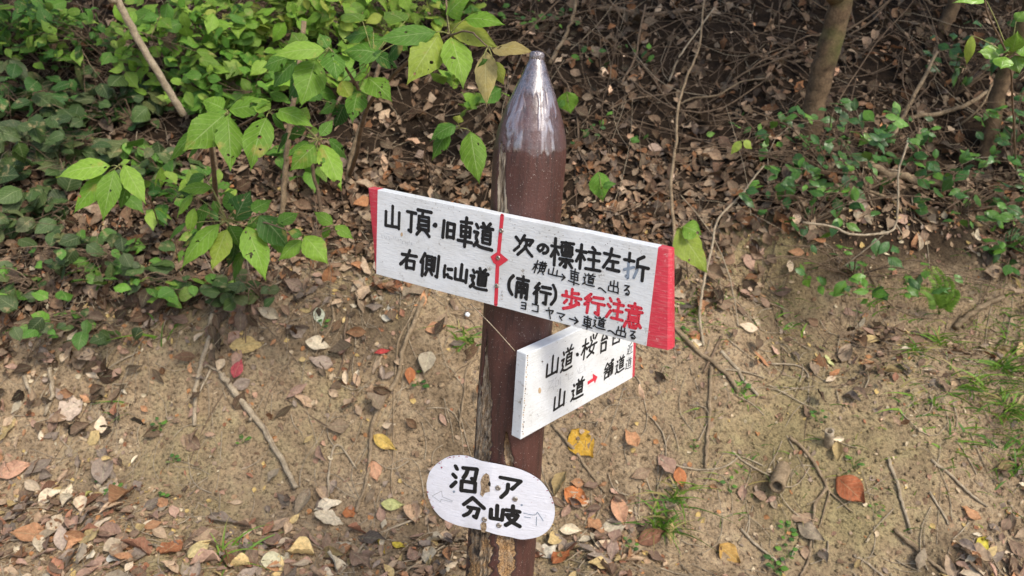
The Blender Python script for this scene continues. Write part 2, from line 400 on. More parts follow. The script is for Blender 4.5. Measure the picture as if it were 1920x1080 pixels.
PT = at(1007, 99, 1.345); PB = at(939, 1040, 1.305)
AX = (PB - PT).normalized()
PROFILE = [(95, 2), (97, 22), (101, 25), (107, 26), (111, 25), (120, 34), (143, 51), (174, 77), (206, 103), (237, 123), (255, 130), (269, 134), (285, 136.5), (300, 137), (332, 136), (395, 133), (601, 131), (702, 130), (856, 129), (1040, 128), (1160, 127)]
def axis_pt(py):     # point of the post axis seen at image row py
    a, b = PT - AX * .2, PB + AX * .6
    for _ in range(40):
        m = (a + b) / 2
        if proj(m)[1] < py: a = m
        else: b = m
    return a
prof = []
for py, wpx in PROFILE:
    p = axis_pt(py); prof.append(((p - PT).dot(AX), wpx / 2 / FPX * proj(p)[2]))
S0 = prof[0][0]; SEND = (0.0 - 0.25 - PT.z) / AX.z
prof.append((SEND, prof[-1][1] * 1.03))
def prad(s): return float(np.interp(s, [q[0] for q in prof], [q[1] for q in prof]))
E1 = AX.cross(V((0, 1, 0))).normalized(); E2 = AX.cross(E1).normalized()
if E2.y > 0: E2 = -E2
if E1.x < 0: E1 = -E1       # E1 right, E2 toward the camera
def post_axis_at_z(z): return PT + AX * ((z - PT.z) / AX.z)
signpost = thing('signpost', post_axis_at_z(h(PB.x, PB.y)), 'brown bullet-topped wooden signpost carrying two white boards and an oval plaque', 'signpost')

def build_post():
    mb = MB(); nt_, nsr = 260, 520
    ss = list(np.linspace(S0, prof[13][0], 190)) + list(np.linspace(prof[13][0], SEND, 380))[1:]
    # wood splits given in photo pixels: list of (py, px, halfwidth px, rot)
    cr1 = [(270, 941, 2, 0), (300, 939, 3.5, 0), (330, 938, 4, 0), (360, 937, 5, 0), (395, 938, 5, 0), (420, 937, 3, 0)]
    cr1b = [(290, 946, 2, 0), (330, 944, 3, 0), (370, 944, 6, 0), (400, 946, 7, 0), (415, 947, 3, 0)]
    cr2 = [(622, 912, 1, 0), (660, 911, 2.5, 0), (700, 909, 5, .1), (735, 910, 8, .4), (770, 910, 9, .3), (810, 908, 11, .4), (850, 906, 14, .6), (870, 906, 10, .5)]
    cr3 = [(700, 899, 1, 0), (760, 897, 4, 0), (810, 895, 6, 0), (860, 893, 8, 0), (900, 890, 6, 0)]
    cr4 = [(815, 948, 2, .6), (835, 950, 6, .8), (860, 955, 9, .8), (885, 957, 6, .6)]
    cr5 = [(985, 897, 14, 1), (1010, 899, 21, 1), (1045, 899, 22, 1), (1080, 896, 20, 1), (1120, 893, 9, 1), (1160, 893, 5, 1)]
    cr6 = [(990, 946, 9, 1), (1020, 949, 16, 1), (1060, 950, 14, 1), (1110, 946, 8, 1)]
    cr0 = [(275, 943, .6, 0), (330, 941.5, 1.0, 0), (395, 941.5, 1.3, 0), (420, 941, .6, 0)]
    cracks = [(cr0, .009), (cr1, .003), (cr1b, .002), (cr2, .012), (cr3, .007), (cr4, .014), (cr5, .012), (cr6, .006)]
    s269 = prof[11][0]
    for s in ss:
        c = PT + AX * s; r = prad(s)
        for k in range(nt_):
            q = 2 * PI * k / nt_
            dr = E1 * math.cos(q) + E2 * math.sin(q)
            p = c + dr * r; px, py, z = proj(p)
            wood = 0; dep = 0; rot = 0
            if dr.dot(CAM - c) > 0:
                for cr_, dd in cracks:
                    if cr_[0][0] - 4 < py < cr_[-1][0] + 4:
                        x0 = np.interp(py, [a[0] for a in cr_], [a[1] for a in cr_]); hw = np.interp(py, [a[0] for a in cr_], [a[2] for a in cr_])
                        rt = np.interp(py, [a[0] for a in cr_], [a[3] for a in cr_])
                        x0 += 3.0 * noise.noise(V((py * .03, dd * 900, 0))); hw *= 1 + .45 * noise.noise(V((py * .05, dd * 700, 5))) + .28 * noise.noise(V((py * .16 + px * .05, dd * 700, 8)))
                        u = abs(px - x0) / max(hw, .8)
                        if u < 1.25:
                            wood = max(wood, 1 - sm(.85, 1.25, u)); rot = max(rot, rt)
                            dep = max(dep, dd * (1 - u * u * .64) * (.65 + .55 * noise.noise(V((p.x * 120, p.y * 120, p.z * 14))) + .5 * noise.noise(V((p.x * 170, p.y * 170, p.z * 110)))))
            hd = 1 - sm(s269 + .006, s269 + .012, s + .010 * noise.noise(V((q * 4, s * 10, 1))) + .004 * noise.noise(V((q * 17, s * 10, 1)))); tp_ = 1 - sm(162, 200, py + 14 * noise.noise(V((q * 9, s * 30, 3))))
            jx = px + 5 * noise.noise(V((q * 3, s * 60, 6))); pa = max(sm(945, 955, jx) * (1 - sm(978, 988, jx)), sm(1003, 1012, jx) * (1 - sm(1038, 1047, jx)))  # pale upright bands: sky reflection painted into the head's colour and gloss
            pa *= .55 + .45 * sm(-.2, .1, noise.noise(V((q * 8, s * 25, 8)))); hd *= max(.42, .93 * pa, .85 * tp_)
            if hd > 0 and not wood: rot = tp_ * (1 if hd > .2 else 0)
            dep += -.0009 * noise.noise(V((p.x * 40, p.y * 40, p.z * 8))) - (.0011 * hd if hd > .5 else 0)
            if prof[1][0] < s < prof[4][0]: dep -= .0012 * noise.noise(V((q * 6, s * 400, 2)))
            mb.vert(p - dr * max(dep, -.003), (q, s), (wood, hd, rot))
    for j in range(len(ss) - 1):
        for k in range(nt_):
            a = j * nt_ + k; b_ = j * nt_ + (k + 1) % nt_
            mb.face((a, a + nt_, b_ + nt_, b_))
    mb.face(tuple(range(nt_)))
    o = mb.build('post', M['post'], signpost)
    return o
build_post()

def dir_from_slope(px, py, slope):
    """horizontal world direction whose image line through (px,py) has this slope"""
    d1, d2 = ray(px, py), ray(px + 100, py + 100 * slope)
    n = d1.cross(d2); d = n.cross(V((0, 0, 1))).normalized()
    return d if d.x > 0 else -d
class Plane:
    def __init__(s, d, py, t, off=0.0):
        s.d = d; s.n = d.cross(V((0, 0, 1))).normalized()
        if s.n.y > 0: s.n = -s.n
        c = axis_pt(py); sx = (c - PT).dot(AX); s.t = t
        s.up = -AX
        s.n = s.d.cross(s.up).normalized()
        if s.n.y > 0: s.n = -s.n
        s.p0 = c + s.n * (prad(sx) + t + off)
    def px(s, x, y, lift=0.0):
        return hit(x, y, s.p0, s.n) + s.n * lift
PL1 = Plane(dir_from_slope(970, 492, .232), 488, .020)
PL2 = Plane(dir_from_slope(1081, 766, -.557), 745, .022)
PL3 = Plane(dir_from_slope(920, 932, .195), 932, .002, .006)

def slab(name, pl, outline, mats, setback, parent, label):
    """outline: list of columns [(top px),(bottom px), material of the strip to the right, setback m]"""
    mb = MB(); fr = []; bk = []
    for (tp, bt, mi, sb) in outline:
        nsub = 5
        colf = []; colb = []
        for k in range(nsub + 1):
            q = k / nsub
            p = pl.px(tp[0] + (bt[0] - tp[0]) * q, tp[1] + (bt[1] - tp[1]) * q)
            e = .0006 * noise.noise(p * 60)
            colf.append(mb.vert(p - pl.n * (sb + e))); colb.append(mb.vert(p - pl.n * pl.t))
        fr.append(colf); bk.append(colb)
    for i in range(len(fr) - 1):
        mi = outline[i][2]; ns = len(fr[i]) - 1
        for k in range(ns):
            mb.face((fr[i][k], fr[i][k + 1], fr[i + 1][k + 1], fr[i + 1][k]), mi); mb.face((bk[i][k], bk[i + 1][k], bk[i + 1][k + 1], bk[i][k + 1]), mi)
        mb.face((fr[i][0], fr[i + 1][0], bk[i + 1][0], bk[i][0]), mi); mb.face((fr[i][ns], bk[i][ns], bk[i + 1][ns], fr[i + 1][ns]), mi)
    ns = len(fr[0]) - 1
    for k in range(ns):
        mb.face((fr[0][k], bk[0][k], bk[0][k + 1], fr[0][k + 1]), outline[0][2]); mb.face((fr[-1][k], fr[-1][k + 1], bk[-1][k + 1], bk[-1][k]), outline[-2][2])
    o = mb.build(name, mats, parent, smooth=False)
    bv = o.modifiers.new('edges', 'BEVEL'); bv.width = .0016; bv.segments = 2; bv.limit_method = 'ANGLE'; bv.angle_limit = math.radians(35)
    tag(o, label); return o
def edge_cols(tl, tr, bl, br, cuts):
    out = []
    for (q, mi, sb) in cuts:
        j = rng.uniform(-.5, .5) if 0.02 < q < .98 else 0
        j2 = rng.uniform(-.5, .5) if 0.02 < q < .98 else 0
        out.append(((tl[0] + (tr[0] - tl[0]) * q, tl[1] + (tr[1] - tl[1]) * q + j), (bl[0] + (br[0] - bl[0]) * q, bl[1] + (br[1] - bl[1]) * q + j2), mi, sb))
    return out
o1 = [((687, 353), (703, 511), 1, .005), ((690, 353.2), (703.6, 511.6), 1, .002)] + edge_cols((708, 356), (1234, 464), (705.5, 514), (1212, 649), [(0, 0, 0)] + [(k / 12, 0, 0) for k in range(1, 12)] + [(1, 1, 0)]) + [((1252, 467.5), (1250, 658), 1, .003), ((1257, 469.5), (1258, 657), 1, .008)]
board1 = slab('sign_board', PL1, o1, [M['white'], M['redpaint']], 0, signpost, 'upper long white pointer board with red ends and a red centre line')
o2 = edge_cols((987, 664), (1190, 571), (976, 825), (1185.5, 709), [(0, 0, 0)] + [(k / 6, 0, 0) for k in range(1, 6)] + [(1, 1, 0)]) + [((1197, 568), (1192, 706), 1, .002)]
board2 = slab('sign_board', PL2, o2, [M['white'], M['redpaint']], 0, signpost, 'lower white board angled back to the right beneath the long one')

# --- lettering
KI = [[(2, 28), (40, 28)], [(20, 0), (20, 100)], [(20, 34), (2, 70)], [(22, 40), (38, 58)]]
SHIN = [[(12, 12), (22, 24)], [(4, 42), (22, 42), (14, 60), (22, 74), (4, 92)], [(14, 82), (40, 92), (100, 94)]]
SHU = [[(48, 2), (55, 14)], [(82, 0), (72, 14)], [(36, 18), (98, 18)], [(66, 18), (62, 32)], [(48, 32), (48, 74)], [(48, 32), (88, 32), (88, 74)], [(48, 46), (88, 46)], [(48, 60), (88, 60)], [(48, 74), (88, 74)]]
G = {
 '山': [[(50, 0), (50, 92)], [(6, 30), (6, 95), (94, 95)], [(94, 28), (94, 100)]],
 '頂': [[(2, 18), (40, 18)], [(22, 18), (22, 95), (12, 90)], [(45, 6), (100, 6)], [(70, 6), (66, 26)], [(52, 26), (52, 76)], [(52, 26), (94, 26), (94, 76)], [(52, 43), (94, 43)], [(52, 59), (94, 59)], [(52, 76), (94, 76)], [(64, 78), (46, 98)], [(80, 78), (98, 98)]],
 '旧': [[(8, 0), (8, 100)], [(38, 12), (38, 95)], [(38, 12), (92, 12), (92, 95)], [(38, 52), (92, 52)], [(38, 93), (92, 93)]],
 '車': [[(12, 14), (88, 14)], [(20, 30), (20, 66)], [(20, 30), (80, 30), (80, 66)], [(20, 48), (80, 48)], [(20, 66), (80, 66)], [(3, 82), (97, 82)], [(50, 0), (50, 100)]],
 '道': SHU + SHIN,
 '右': [[(50, 0), (38, 40), (5, 80)], [(8, 25), (95, 25)], [(40, 52), (40, 95)], [(40, 52), (88, 52), (88, 95)], [(40, 92), (88, 92)]],
 '側': [[(20, 0), (2, 40)], [(14, 30), (14, 100)], [(34, 10), (34, 66)], [(34, 10), (62, 10), (62, 66)], [(34, 28), (62, 28)], [(34, 46), (62, 46)], [(34, 66), (62, 66)], [(42, 70), (30, 95)], [(54, 70), (66, 90)], [(76, 12), (76, 70)], [(96, 0), (96, 98), (86, 92)]],
 'に': [[(14, 5), (8, 50), (14, 95), (20, 75)], [(45, 25), (85, 22)], [(45, 65), (52, 85), (90, 88)]],
 '次': [[(8, 15), (22, 30)], [(4, 85), (28, 60)], [(50, 0), (30, 45)], [(42, 22), (92, 22), (80, 45)], [(62, 28), (58, 60), (25, 100)], [(58, 55), (75, 80), (98, 100)]],
 'の': [[(52, 22), (45, 60), (25, 85), (8, 65), (14, 35), (45, 15), (80, 25), (92, 55), (80, 85), (58, 95)]],
 '標': KI + [[(45, 8), (100, 8)], [(50, 22), (50, 45)], [(50, 22), (95, 22), (95, 45)], [(65, 8), (65, 45)], [(80, 8), (80, 45)], [(50, 45), (95, 45)], [(52, 57), (92, 57)], [(44, 71), (100, 71)], [(72, 71), (72, 100), (65, 96)], [(58, 79), (46, 95)], [(86, 79), (98, 95)]],
 '柱': KI + [[(68, 0), (78, 12)], [(50, 24), (98, 24)], [(52, 56), (94, 56)], [(44, 95), (100, 95)], [(73, 24), (73, 95)]],
 '左': [[(5, 28), (95, 28)], [(45, 0), (38, 40), (5, 90)], [(35, 58), (90, 58)], [(63, 58), (63, 95)], [(28, 95), (98, 95)]],
 '折a': [[(2, 28), (42, 28)], [(22, 0), (22, 34)]], '折b': [[(22, 34), (22, 98), (13, 92)], [(4, 68), (42, 52)], [(58, 60), (46, 95)]], '折c': [[(82, 6), (58, 18)], [(58, 18), (57, 62)], [(58, 45), (100, 45)], [(80, 45), (80, 100)]],
 '横': KI + [[(48, 12), (98, 12)], [(62, 2), (62, 24)], [(84, 2), (84, 24)], [(44, 26), (100, 26)], [(54, 36), (54, 76)], [(54, 36), (94, 36), (94, 76)], [(54, 56), (94, 56)], [(54, 76), (94, 76)], [(74, 26), (74, 76)], [(62, 80), (48, 98)], [(84, 80), (98, 98)]],
 '南': [[(8, 14), (92, 14)], [(50, 0), (50, 30)], [(12, 32), (12, 100)], [(12, 32), (88, 32), (88, 98), (80, 94)], [(36, 40), (42, 50)], [(64, 40), (58, 50)], [(28, 56), (72, 56)], [(24, 72), (76, 72)], [(50, 56), (50, 96)]],
 '行': [[(30, 0), (6, 28)], [(32, 26), (4, 58)], [(20, 48), (20, 100)], [(48, 14), (94, 14)], [(42, 42), (100, 42)], [(74, 42), (74, 98), (62, 92)]],
 '(': [[(75, 0), (42, 22), (35, 50), (45, 78), (78, 100)]], ')': [[(40, 0), (68, 25), (74, 50), (62, 75), (25, 100)]],
 '歩': [[(50, 0), (50, 38)], [(50, 18), (80, 18)], [(22, 16), (22, 38)], [(4, 40), (96, 40)], [(50, 46), (50, 76), (43, 73)], [(28, 54), (14, 72)], [(70, 52), (86, 66)], [(84, 60), (55, 86), (12, 100)]],
 '注': [[(10, 4), (24, 16)], [(4, 34), (18, 46)], [(2, 95), (26, 64)], [(60, 0), (70, 12)], [(40, 24), (96, 24)], [(42, 58), (92, 58)], [(34, 95), (100, 95)], [(67, 24), (67, 95)]],
 '意': [[(50, 0), (50, 10)], [(16, 12), (84, 12)], [(34, 16), (40, 26)], [(66, 16), (60, 26)], [(4, 30), (96, 30)], [(24, 40), (24, 68)], [(24, 40), (76, 40), (76, 68)], [(24, 54), (76, 54)], [(24, 68), (76, 68)], [(14, 78), (4, 96)], [(30, 76), (34, 94), (66, 96), (72, 84)], [(50, 74), (56, 84)], [(82, 74), (96, 90)]],
 'ヨ': [[(15, 10), (85, 10), (85, 95)], [(18, 50), (85, 50)], [(12, 92), (85, 92)]], 'コ': [[(12, 15), (88, 15), (88, 90)], [(8, 88), (88, 88)]],
 'ヤ': [[(5, 38), (92, 22), (70, 52)], [(35, 2), (60, 100)]], 'マ': [[(5, 15), (92, 15), (50, 65)], [(35, 50), (65, 92)]],
 '→': [[(2, 50), (95, 50)], [(60, 10), (95, 50), (60, 95)]], 'へ': [[(2, 60), (35, 35), (98, 85)]],
 '出': [[(50, 0), (50, 95)], [(18, 15), (18, 45), (82, 45)], [(82, 12), (82, 48)], [(8, 58), (8, 95), (92, 95)], [(92, 56), (92, 100)]],
 'る': [[(20, 8), (80, 8), (25, 60), (60, 45), (88, 65), (75, 92), (45, 95), (40, 82), (60, 80)]],
 '桜': KI + [[(52, 5), (56, 22)], [(70, 0), (72, 18)], [(94, 2), (84, 22)], [(66, 30), (54, 70), (90, 98)], [(86, 46), (76, 80), (46, 100)], [(42, 52), (100, 48)]],
 '台': [[(45, 0), (20, 35), (80, 32)], [(65, 15), (90, 40)], [(22, 52), (22, 98)], [(22, 52), (80, 52), (80, 98)], [(22, 95), (80, 95)]],
 '西': [[(5, 8), (95, 8)], [(15, 32), (15, 95)], [(15, 32), (85, 32), (85, 95)], [(15, 93), (85, 93)], [(40, 8), (36, 60)], [(60, 8), (60, 58), (72, 62)]],
 '舗': [[(28, 0), (2, 30)], [(28, 0), (52, 26)], [(10, 34), (46, 34)], [(2, 48), (54, 48)], [(28, 34), (28, 60)], [(10, 64), (10, 96)], [(10, 64), (46, 64), (46, 96)], [(10, 94), (46, 94)], [(56, 14), (100, 14)], [(78, 0), (78, 98)], [(90, 2), (98, 8)], [(60, 30), (60, 98)], [(60, 30), (96, 30), (96, 96)], [(60, 50), (96, 50)], [(60, 68), (96, 68)]],
 '近': [[(70, 2), (40, 16)], [(42, 16), (40, 60), (34, 78)], [(42, 38), (98, 36)], [(72, 38), (70, 80)]] + SHIN,
 '沼': [[(12, 2), (20, 14)], [(6, 36), (16, 46)], [(2, 88), (18, 66)], [(44, 8), (98, 8), (92, 50), (82, 48)], [(64, 8), (58, 30), (46, 46)], [(42, 62), (42, 100)], [(42, 62), (96, 62), (96, 100)], [(42, 99), (96, 99)]],
 'ア': [[(5, 8), (95, 8), (60, 50)], [(42, 32), (40, 65), (16, 98)]],
 '分': [[(45, 0), (4, 42)], [(45, 0), (98, 42)], [(28, 50), (76, 50), (66, 98), (56, 95)], [(44, 52), (34, 78), (8, 98)]],
 '岐': [[(22, 5), (22, 66)], [(2, 28), (2, 74), (42, 74)], [(42, 25), (42, 76)], [(54, 24), (98, 24)], [(76, 0), (76, 44)], [(56, 46), (92, 46), (82, 68), (56, 98)], [(62, 56), (76, 80), (102, 96)]],
}
class Ink:
    def P(s, x, y, lift=0.0): return (flat(x, y) + s.pl.n * lift) if s.pl is PL3 else s.pl.px(x, y, lift)
    """strokes lifted off a board: each a rounded ribbon, later ones a hair higher"""
    def __init__(s, pl, wrap=None): s.mb = MB(); s.pl = pl; s.k = 0; s.wrap = wrap or (lambda p: p)
    def ribbon(s, pts, w, mi, base=.0004):
        n = s.pl.n; lift = base + s.k * .000022; s.k += 1
        P = [V(p) + n * lift for p in pts]
        if len(P) < 2: return
        D = []
        for i in range(len(P)):
            d = P[min(i + 1, len(P) - 1)] - P[max(i - 1, 0)]; D.append(d.normalized() if d.length > 1e-9 else s.pl.d)
        Lr = []; 
        for i, p in enumerate(P):
            sd_ = n.cross(D[i]); ww = w * (1 + .10 * noise.noise(p * 160))
            Lr.append((s.mb.vert(s.wrap(p - sd_ * ww)), s.mb.vert(s.wrap(p + sd_ * ww)), ww, sd_))
        for i in range(len(P) - 1): s.mb.face((Lr[i][0], Lr[i + 1][0], Lr[i + 1][1], Lr[i][1]), mi)
        for e, sg in ((0, -1), (len(P) - 1, 1)):
            a, b_, ww, sd_ = Lr[e]; ids = []
            for k in range(1, 6):
                q = PI * k / 6; ids.append(s.mb.vert(s.wrap(P[e] + D[e] * (sg * math.sin(q) * ww) - sd_ * (math.cos(q) * ww))))
            s.mb.face([a] + ids + [b_] if sg < 0 else [b_] + ids[::-1] + [a], mi)
    def stroke(s, pts, w, mi):     # pts on the plane, split at sharp corners
        P = [V(p) for p in pts]; seg = [P[0]]; 
        def flush(q):
            if len(q) < 2: return
            q2 = crom(q, 5) if len(q) > 2 else [q[0].lerp(q[1], i / 5) for i in range(6)]
            s.ribbon(q2, w, mi)
        for i in range(1, len(P)):
            seg.append(P[i])
            if i < len(P) - 1:
                a = (P[i] - P[i - 1]).angle(P[i + 1] - P[i], 0)
                if a > math.radians(58): flush(seg); seg = [P[i]]
        flush(seg)
    def glyph(s, ch, zoom, tl, tr, bl, w, mi, jit=2.0):
        x0, y0, sc = zoom; f = lambda p: s.P(x0 + p[0] / sc, y0 + p[1] / sc)
        A, B, C_ = f(tl), f(tr), f(bl); s.k = 0 if mi != 4 else 20
        wm = w / sc / FPX * proj(A)[2] 
        for st in G[ch]:
            s.stroke([A + (B - A) * ((x + rng.uniform(-jit, jit)) / 100) + (C_ - A) * ((y + rng.uniform(-jit, jit)) / 100) for x, y in st], wm * rng.uniform(.92, 1.08), mi)
    def raw(s, zoom, pts, w, mi):
        x0, y0, sc = zoom; Q = [s.P(x0 + p[0] / sc, y0 + p[1] / sc) for p in pts]
        s.stroke(Q, w / sc / FPX * proj(Q[0])[2], mi)
    def poly(s, zoom, pts, mi, lift=.0003):
        x0, y0, sc = zoom; s.mb.face([s.mb.vert(s.wrap(s.P(x0 + p[0] / sc, y0 + p[1] / sc, lift))) for p in pts], mi)
    def blob(s, zoom, c, r, mi, lift=.0005, ry=None):
        s.poly(zoom, [(c[0] + r * math.cos(q * PI / 8) * rng.uniform(.9, 1.1), c[1] + (ry or r) * math.sin(q * PI / 8) * rng.uniform(.9, 1.1)) for q in range(16)], mi, lift)
INKS = [M['ink'], M['redink'], M['faded'], M['pencil'], M['ink']]
Z1 = (680, 330, 4.1536); Z2 = (920, 390, 3.857); Z3 = (940, 600, 4.5); Z4 = (780, 830, 4.3214)
ik = Ink(PL1)
for ch, a, b_, c in [('山', (176, 222), (298, 244), (170, 388)), ('頂', (345, 240), (535, 272), (333, 440)), ('旧', (630, 345), (728, 362), (618, 475)), ('車', (754, 318), (868, 338), (738, 535)), ('道', (872, 350), (1020, 378), (860, 555)),
                     ('右', (305, 570), (430, 592), (288, 712)), ('側', (458, 600), (600, 624), (445, 768)), ('に', (634, 690), (708, 712), (626, 788)), ('山', (724, 678), (822, 700), (714, 808)), ('道', (848, 706), (985, 734), (830, 872))]:
    ik.glyph(ch, Z1, a, b_, c, 14.0, 0)
ik.blob(Z1, (565, 383), 20, 0)
for ch, a, b_, c in [('次', (178, 186), (318, 208), (165, 328)), ('の', (340, 248), (428, 262), (333, 322)), ('標', (442, 215), (605, 248), (428, 405)), ('柱', (622, 262), (800, 292), (612, 428)), ('左', (822, 285), (942, 306), (808, 440)), ('折a', (968, 318), (1145, 350), (955, 500)), ('折c', (968, 318), (1145, 350), (955, 500)),
                     ('(', (115, 482), (180, 495), (105, 612)), ('南', (188, 486), (288, 506), (170, 640)), ('行', (318, 535), (442, 562), (305, 680)), (')', (430, 552), (492, 566), (422, 692))]:
    ik.glyph(ch, Z2, a, b_, c, 12.6, 0)
ik.glyph('折b', Z2, (968, 318), (1145, 350), (955, 500), 11.0, 2)
for ch, a, b_, c in [('歩', (520, 572), (668, 600), (508, 722)), ('行', (682, 612), (828, 640), (668, 752)), ('注', (850, 645), (972, 672), (832, 790)), ('意', (982, 678), (1110, 704), (962, 860))]:
    ik.glyph(ch, Z2, a, b_, c, 12, 1)
for ch, a, b_, c in [('横', (322, 378), (412, 392), (298, 465)), ('山', (424, 424), (490, 438), (416, 478)), ('→', (482, 462), (545, 478), (478, 512)), ('車', (572, 430), (652, 455), (562, 545)), ('道', (672, 462), (758, 480), (664, 555)), ('へ', (780, 562), (836, 585), (778, 592)), ('出', (856, 512), (936, 532), (848, 600)), ('る', (960, 548), (1014, 562), (955, 622)),
                     ('ヨ', (218, 672), (264, 682), (215, 728)), ('コ', (298, 684), (354, 697), (295, 745)), ('ヤ', (402, 712), (462, 725), (397, 792)), ('マ', (480, 748), (542, 764), (475, 805)), ('→', (570, 770), (640, 792), (568, 826)), ('車', (670, 770), (742, 795), (660, 862)), ('道', (748, 770), (838, 796), (738, 860)), ('へ', (850, 868), (908, 890), (848, 900)), ('出', (914, 845), (988, 866), (906, 915)), ('る', (1005, 880), (1058, 895), (998, 940))]:
    ik.glyph(ch, Z2, a, b_, c, 5.4, 4, 3.5)
ik.k = 0
ik.raw(Z2, [(84, 56), (70, 200), (58, 330)], 15, 1); ik.raw(Z2, [(52, 360), (45, 540), (38, 695)], 15, 1)
ik.poly(Z2, [(0, 350), (55, 312), (130, 375), (60, 425), (20, 395)], 1, .0009)
for k in range(14):       # faint ghost of older, scraped-off writing
    x = 150 + k * 18; y = 462 + k * 4 + rng.uniform(-10, 10); ik.raw(Z1, [(x, y), (x + rng.uniform(-4, 14), y + rng.uniform(8, 30))], 1.6, 3)
ik.mb.build('lettering', INKS, board1)
ik = Ink(PL2)
for ch, a, b_, c, wd in [('山', (385, 330), (488, 276), (372, 492), 11), ('道', (512, 258), (612, 200), (492, 462), 9.5), ('桜', (688, 170), (815, 106), (665, 345), 9.5), ('台', (835, 122), (905, 88), (822, 285), 9.5), ('西', (935, 82), (1012, 45), (928, 222), 9),
                         ('山', (450, 612), (545, 556), (437, 770), 10.5), ('道', (597, 530), (702, 472), (580, 700), 9.5), ('舗', (872, 380), (948, 322), (862, 510), 7.5), ('道', (968, 335), (1042, 285), (957, 468), 7.5)]:
    ik.glyph(ch, Z3, a, b_, c, wd * 1.15, 0)
for ch, a, b_, c in [('近', (1065, 205), (1112, 180), (1055, 300)), ('道', (1050, 330), (1102, 302), (1040, 425))]:
    ik.glyph(ch, Z3, a, b_, c, 3.2, 4, 3)
ik.blob(Z3, (640, 290), 13, 0, ry=17)
ik.poly(Z3, [(726, 520), (772, 490), (770, 452), (811, 478), (788, 535), (780, 512), (728, 547)], 1)
ik.k = 0
for pts in [[(395, 525), (440, 505), (400, 575), (385, 608)], [(400, 580), (435, 560), (440, 590)], [(460, 520), (452, 560), (470, 555)], [(485, 505), (480, 545)], [(500, 490), (495, 550)], [(565, 450), (565, 500), (590, 490)], [(575, 470), (590, 462)], [(640, 420), (650, 450)], [(660, 400), (655, 450), (685, 435)], [(700, 380), (705, 425)], [(345, 340), (350, 370)], [(300, 790), (315, 815)], [(1060, 240), (1070, 260)]]:
    ik.raw(Z3, pts, 1.7, 3)
ik.mb.build('lettering', INKS, board2)

# oval plaque, bent round the post
pc = PL3.px(918, 932)
def wrap(p):
    p = V(p); u = (p - pc).dot(PL3.d)
    return p - PL3.n * (.07 * min(abs(u), .05) + .35 * max(0, abs(u) - .012) ** 2 + .04 * max(0, -u - .02))
def flat(x, y):     # flat point that lands on photo point (x, y) once the sheet is bent
    ax, ay = x, y
    for _ in range(6):
        q = proj(wrap(PL3.px(ax, ay))); ax += (x - q[0]); ay += (y - q[1])
    return PL3.px(ax, ay)
OUT4 = [(85, 330), (110, 240), (170, 170), (260, 115), (350, 102), (430, 112), (520, 145), (620, 165), (720, 185), (830, 212), (930, 255), (1010, 310), (1070, 385), (1110, 470), (1125, 550), (1115, 630), (1080, 700), (1020, 750), (950, 775), (850, 785), (760, 765), (650, 745), (570, 720), (480, 700), (370, 680), (280, 650), (200, 605), (140, 535), (105, 460), (88, 390)]
def build_plaque():
    f = lambda p: flat(780 + p[0] / 4.3214, 830 + p[1] / 4.3214)
    Q = crom([f(p) for p in OUT4 + OUT4[:1]], 3)[:-1]; cen = f((600, 440)); n = len(Q); mb = MB(); rings = []
    for side in (0, 1):
        for k in range(9):
            q = k / 8
            rings.append([mb.vert(wrap(cen.lerp(p, max(q, .02)) - PL3.n * (.0016 * side + (.0004 if k == 8 else 0)))) for p in Q])
    for side in (0, 1):
        for k in range(8):
            A, B = rings[side * 9 + k], rings[side * 9 + k + 1]
            for i in range(n):
                fc = (A[i], B[i], B[(i + 1) % n], A[(i + 1) % n]); mb.face(fc if side == 0 else fc[::-1], 0)
        mb.face(rings[side * 9] if side == 0 else rings[9][::-1], 0)
    A, B = rings[8], rings[17]
    for i in range(n): mb.face((A[i], B[i], B[(i + 1) % n], A[(i + 1) % n]), 1)
    return mb.build('oval_plaque', [M['enamel'], M['ink']], signpost, smooth=False)
plaque = build_plaque(); tag(plaque, 'bent white oval plaque with black edge low on the post')
ik = Ink(PL3, wrap)
for ch, a, b_, c in [('沼', (296, 182), (500, 200), (282, 380)), ('ア', (676, 262), (860, 300), (662, 440)), ('分', (382, 436), (560, 462), (370, 590)), ('岐', (606, 492), (845, 520), (598, 652))]:
    ik.glyph(ch, Z4, a, b_, c, 18, 0, 1.5)
ik.blob(Z4, (308, 397), 10, 2); ik.blob(Z4, (857, 505), 9, 2)
ik.k = 0
for pts in [[(295, 470), (215, 438), (208, 390)], [(208, 390), (132, 430), (200, 480)], [(200, 480), (205, 458), (292, 480), (295, 468)]]: ik.raw(Z4, pts, 2.6, 3)
for pts in [[(875, 570), (960, 585), (985, 562)], [(985, 562), (1032, 632)], [(978, 600), (975, 668)], [(878, 600), (930, 608)]]: ik.raw(Z4, pts, 3.0, 2)
# torn, rusted hole over the bend showing wood, and magenta chips on the rim
m, t, b = newmat('torn_rust'); n = nz(t, 220, 5, .7, geopos(t))
t.links.new(ramp(t, n, [(.35, (.08, .05, .03)), (.55, (.38, .27, .16)), (.75, (.58, .50, .38))]), b.inputs['Base Color']); b.inputs['Roughness'].default_value = .9; bump(t, n, .8, .004, b); M['rust'] = m
m, t, b = newmat('rim_chips'); b.inputs['Base Color'].default_value = (.30, .04, .09, 1); b.inputs['Roughness'].default_value = .6; M['chip'] = m
INKS4 = INKS + [M['rust'], M['chip']]
ik.poly(Z4, [(545, 262), (570, 245), (592, 262), (598, 300), (596, 360), (600, 395), (560, 405), (540, 438), (520, 420), (528, 370), (522, 320), (532, 285)], 5, .0006)
ik.poly(Z4, [(540, 640), (570, 650), (572, 690), (560, 730), (530, 720), (522, 660)], 5, .0006)
ik.poly(Z4, [(598, 310), (607, 330), (604, 355), (588, 345), (584, 325)], 0, .0009)
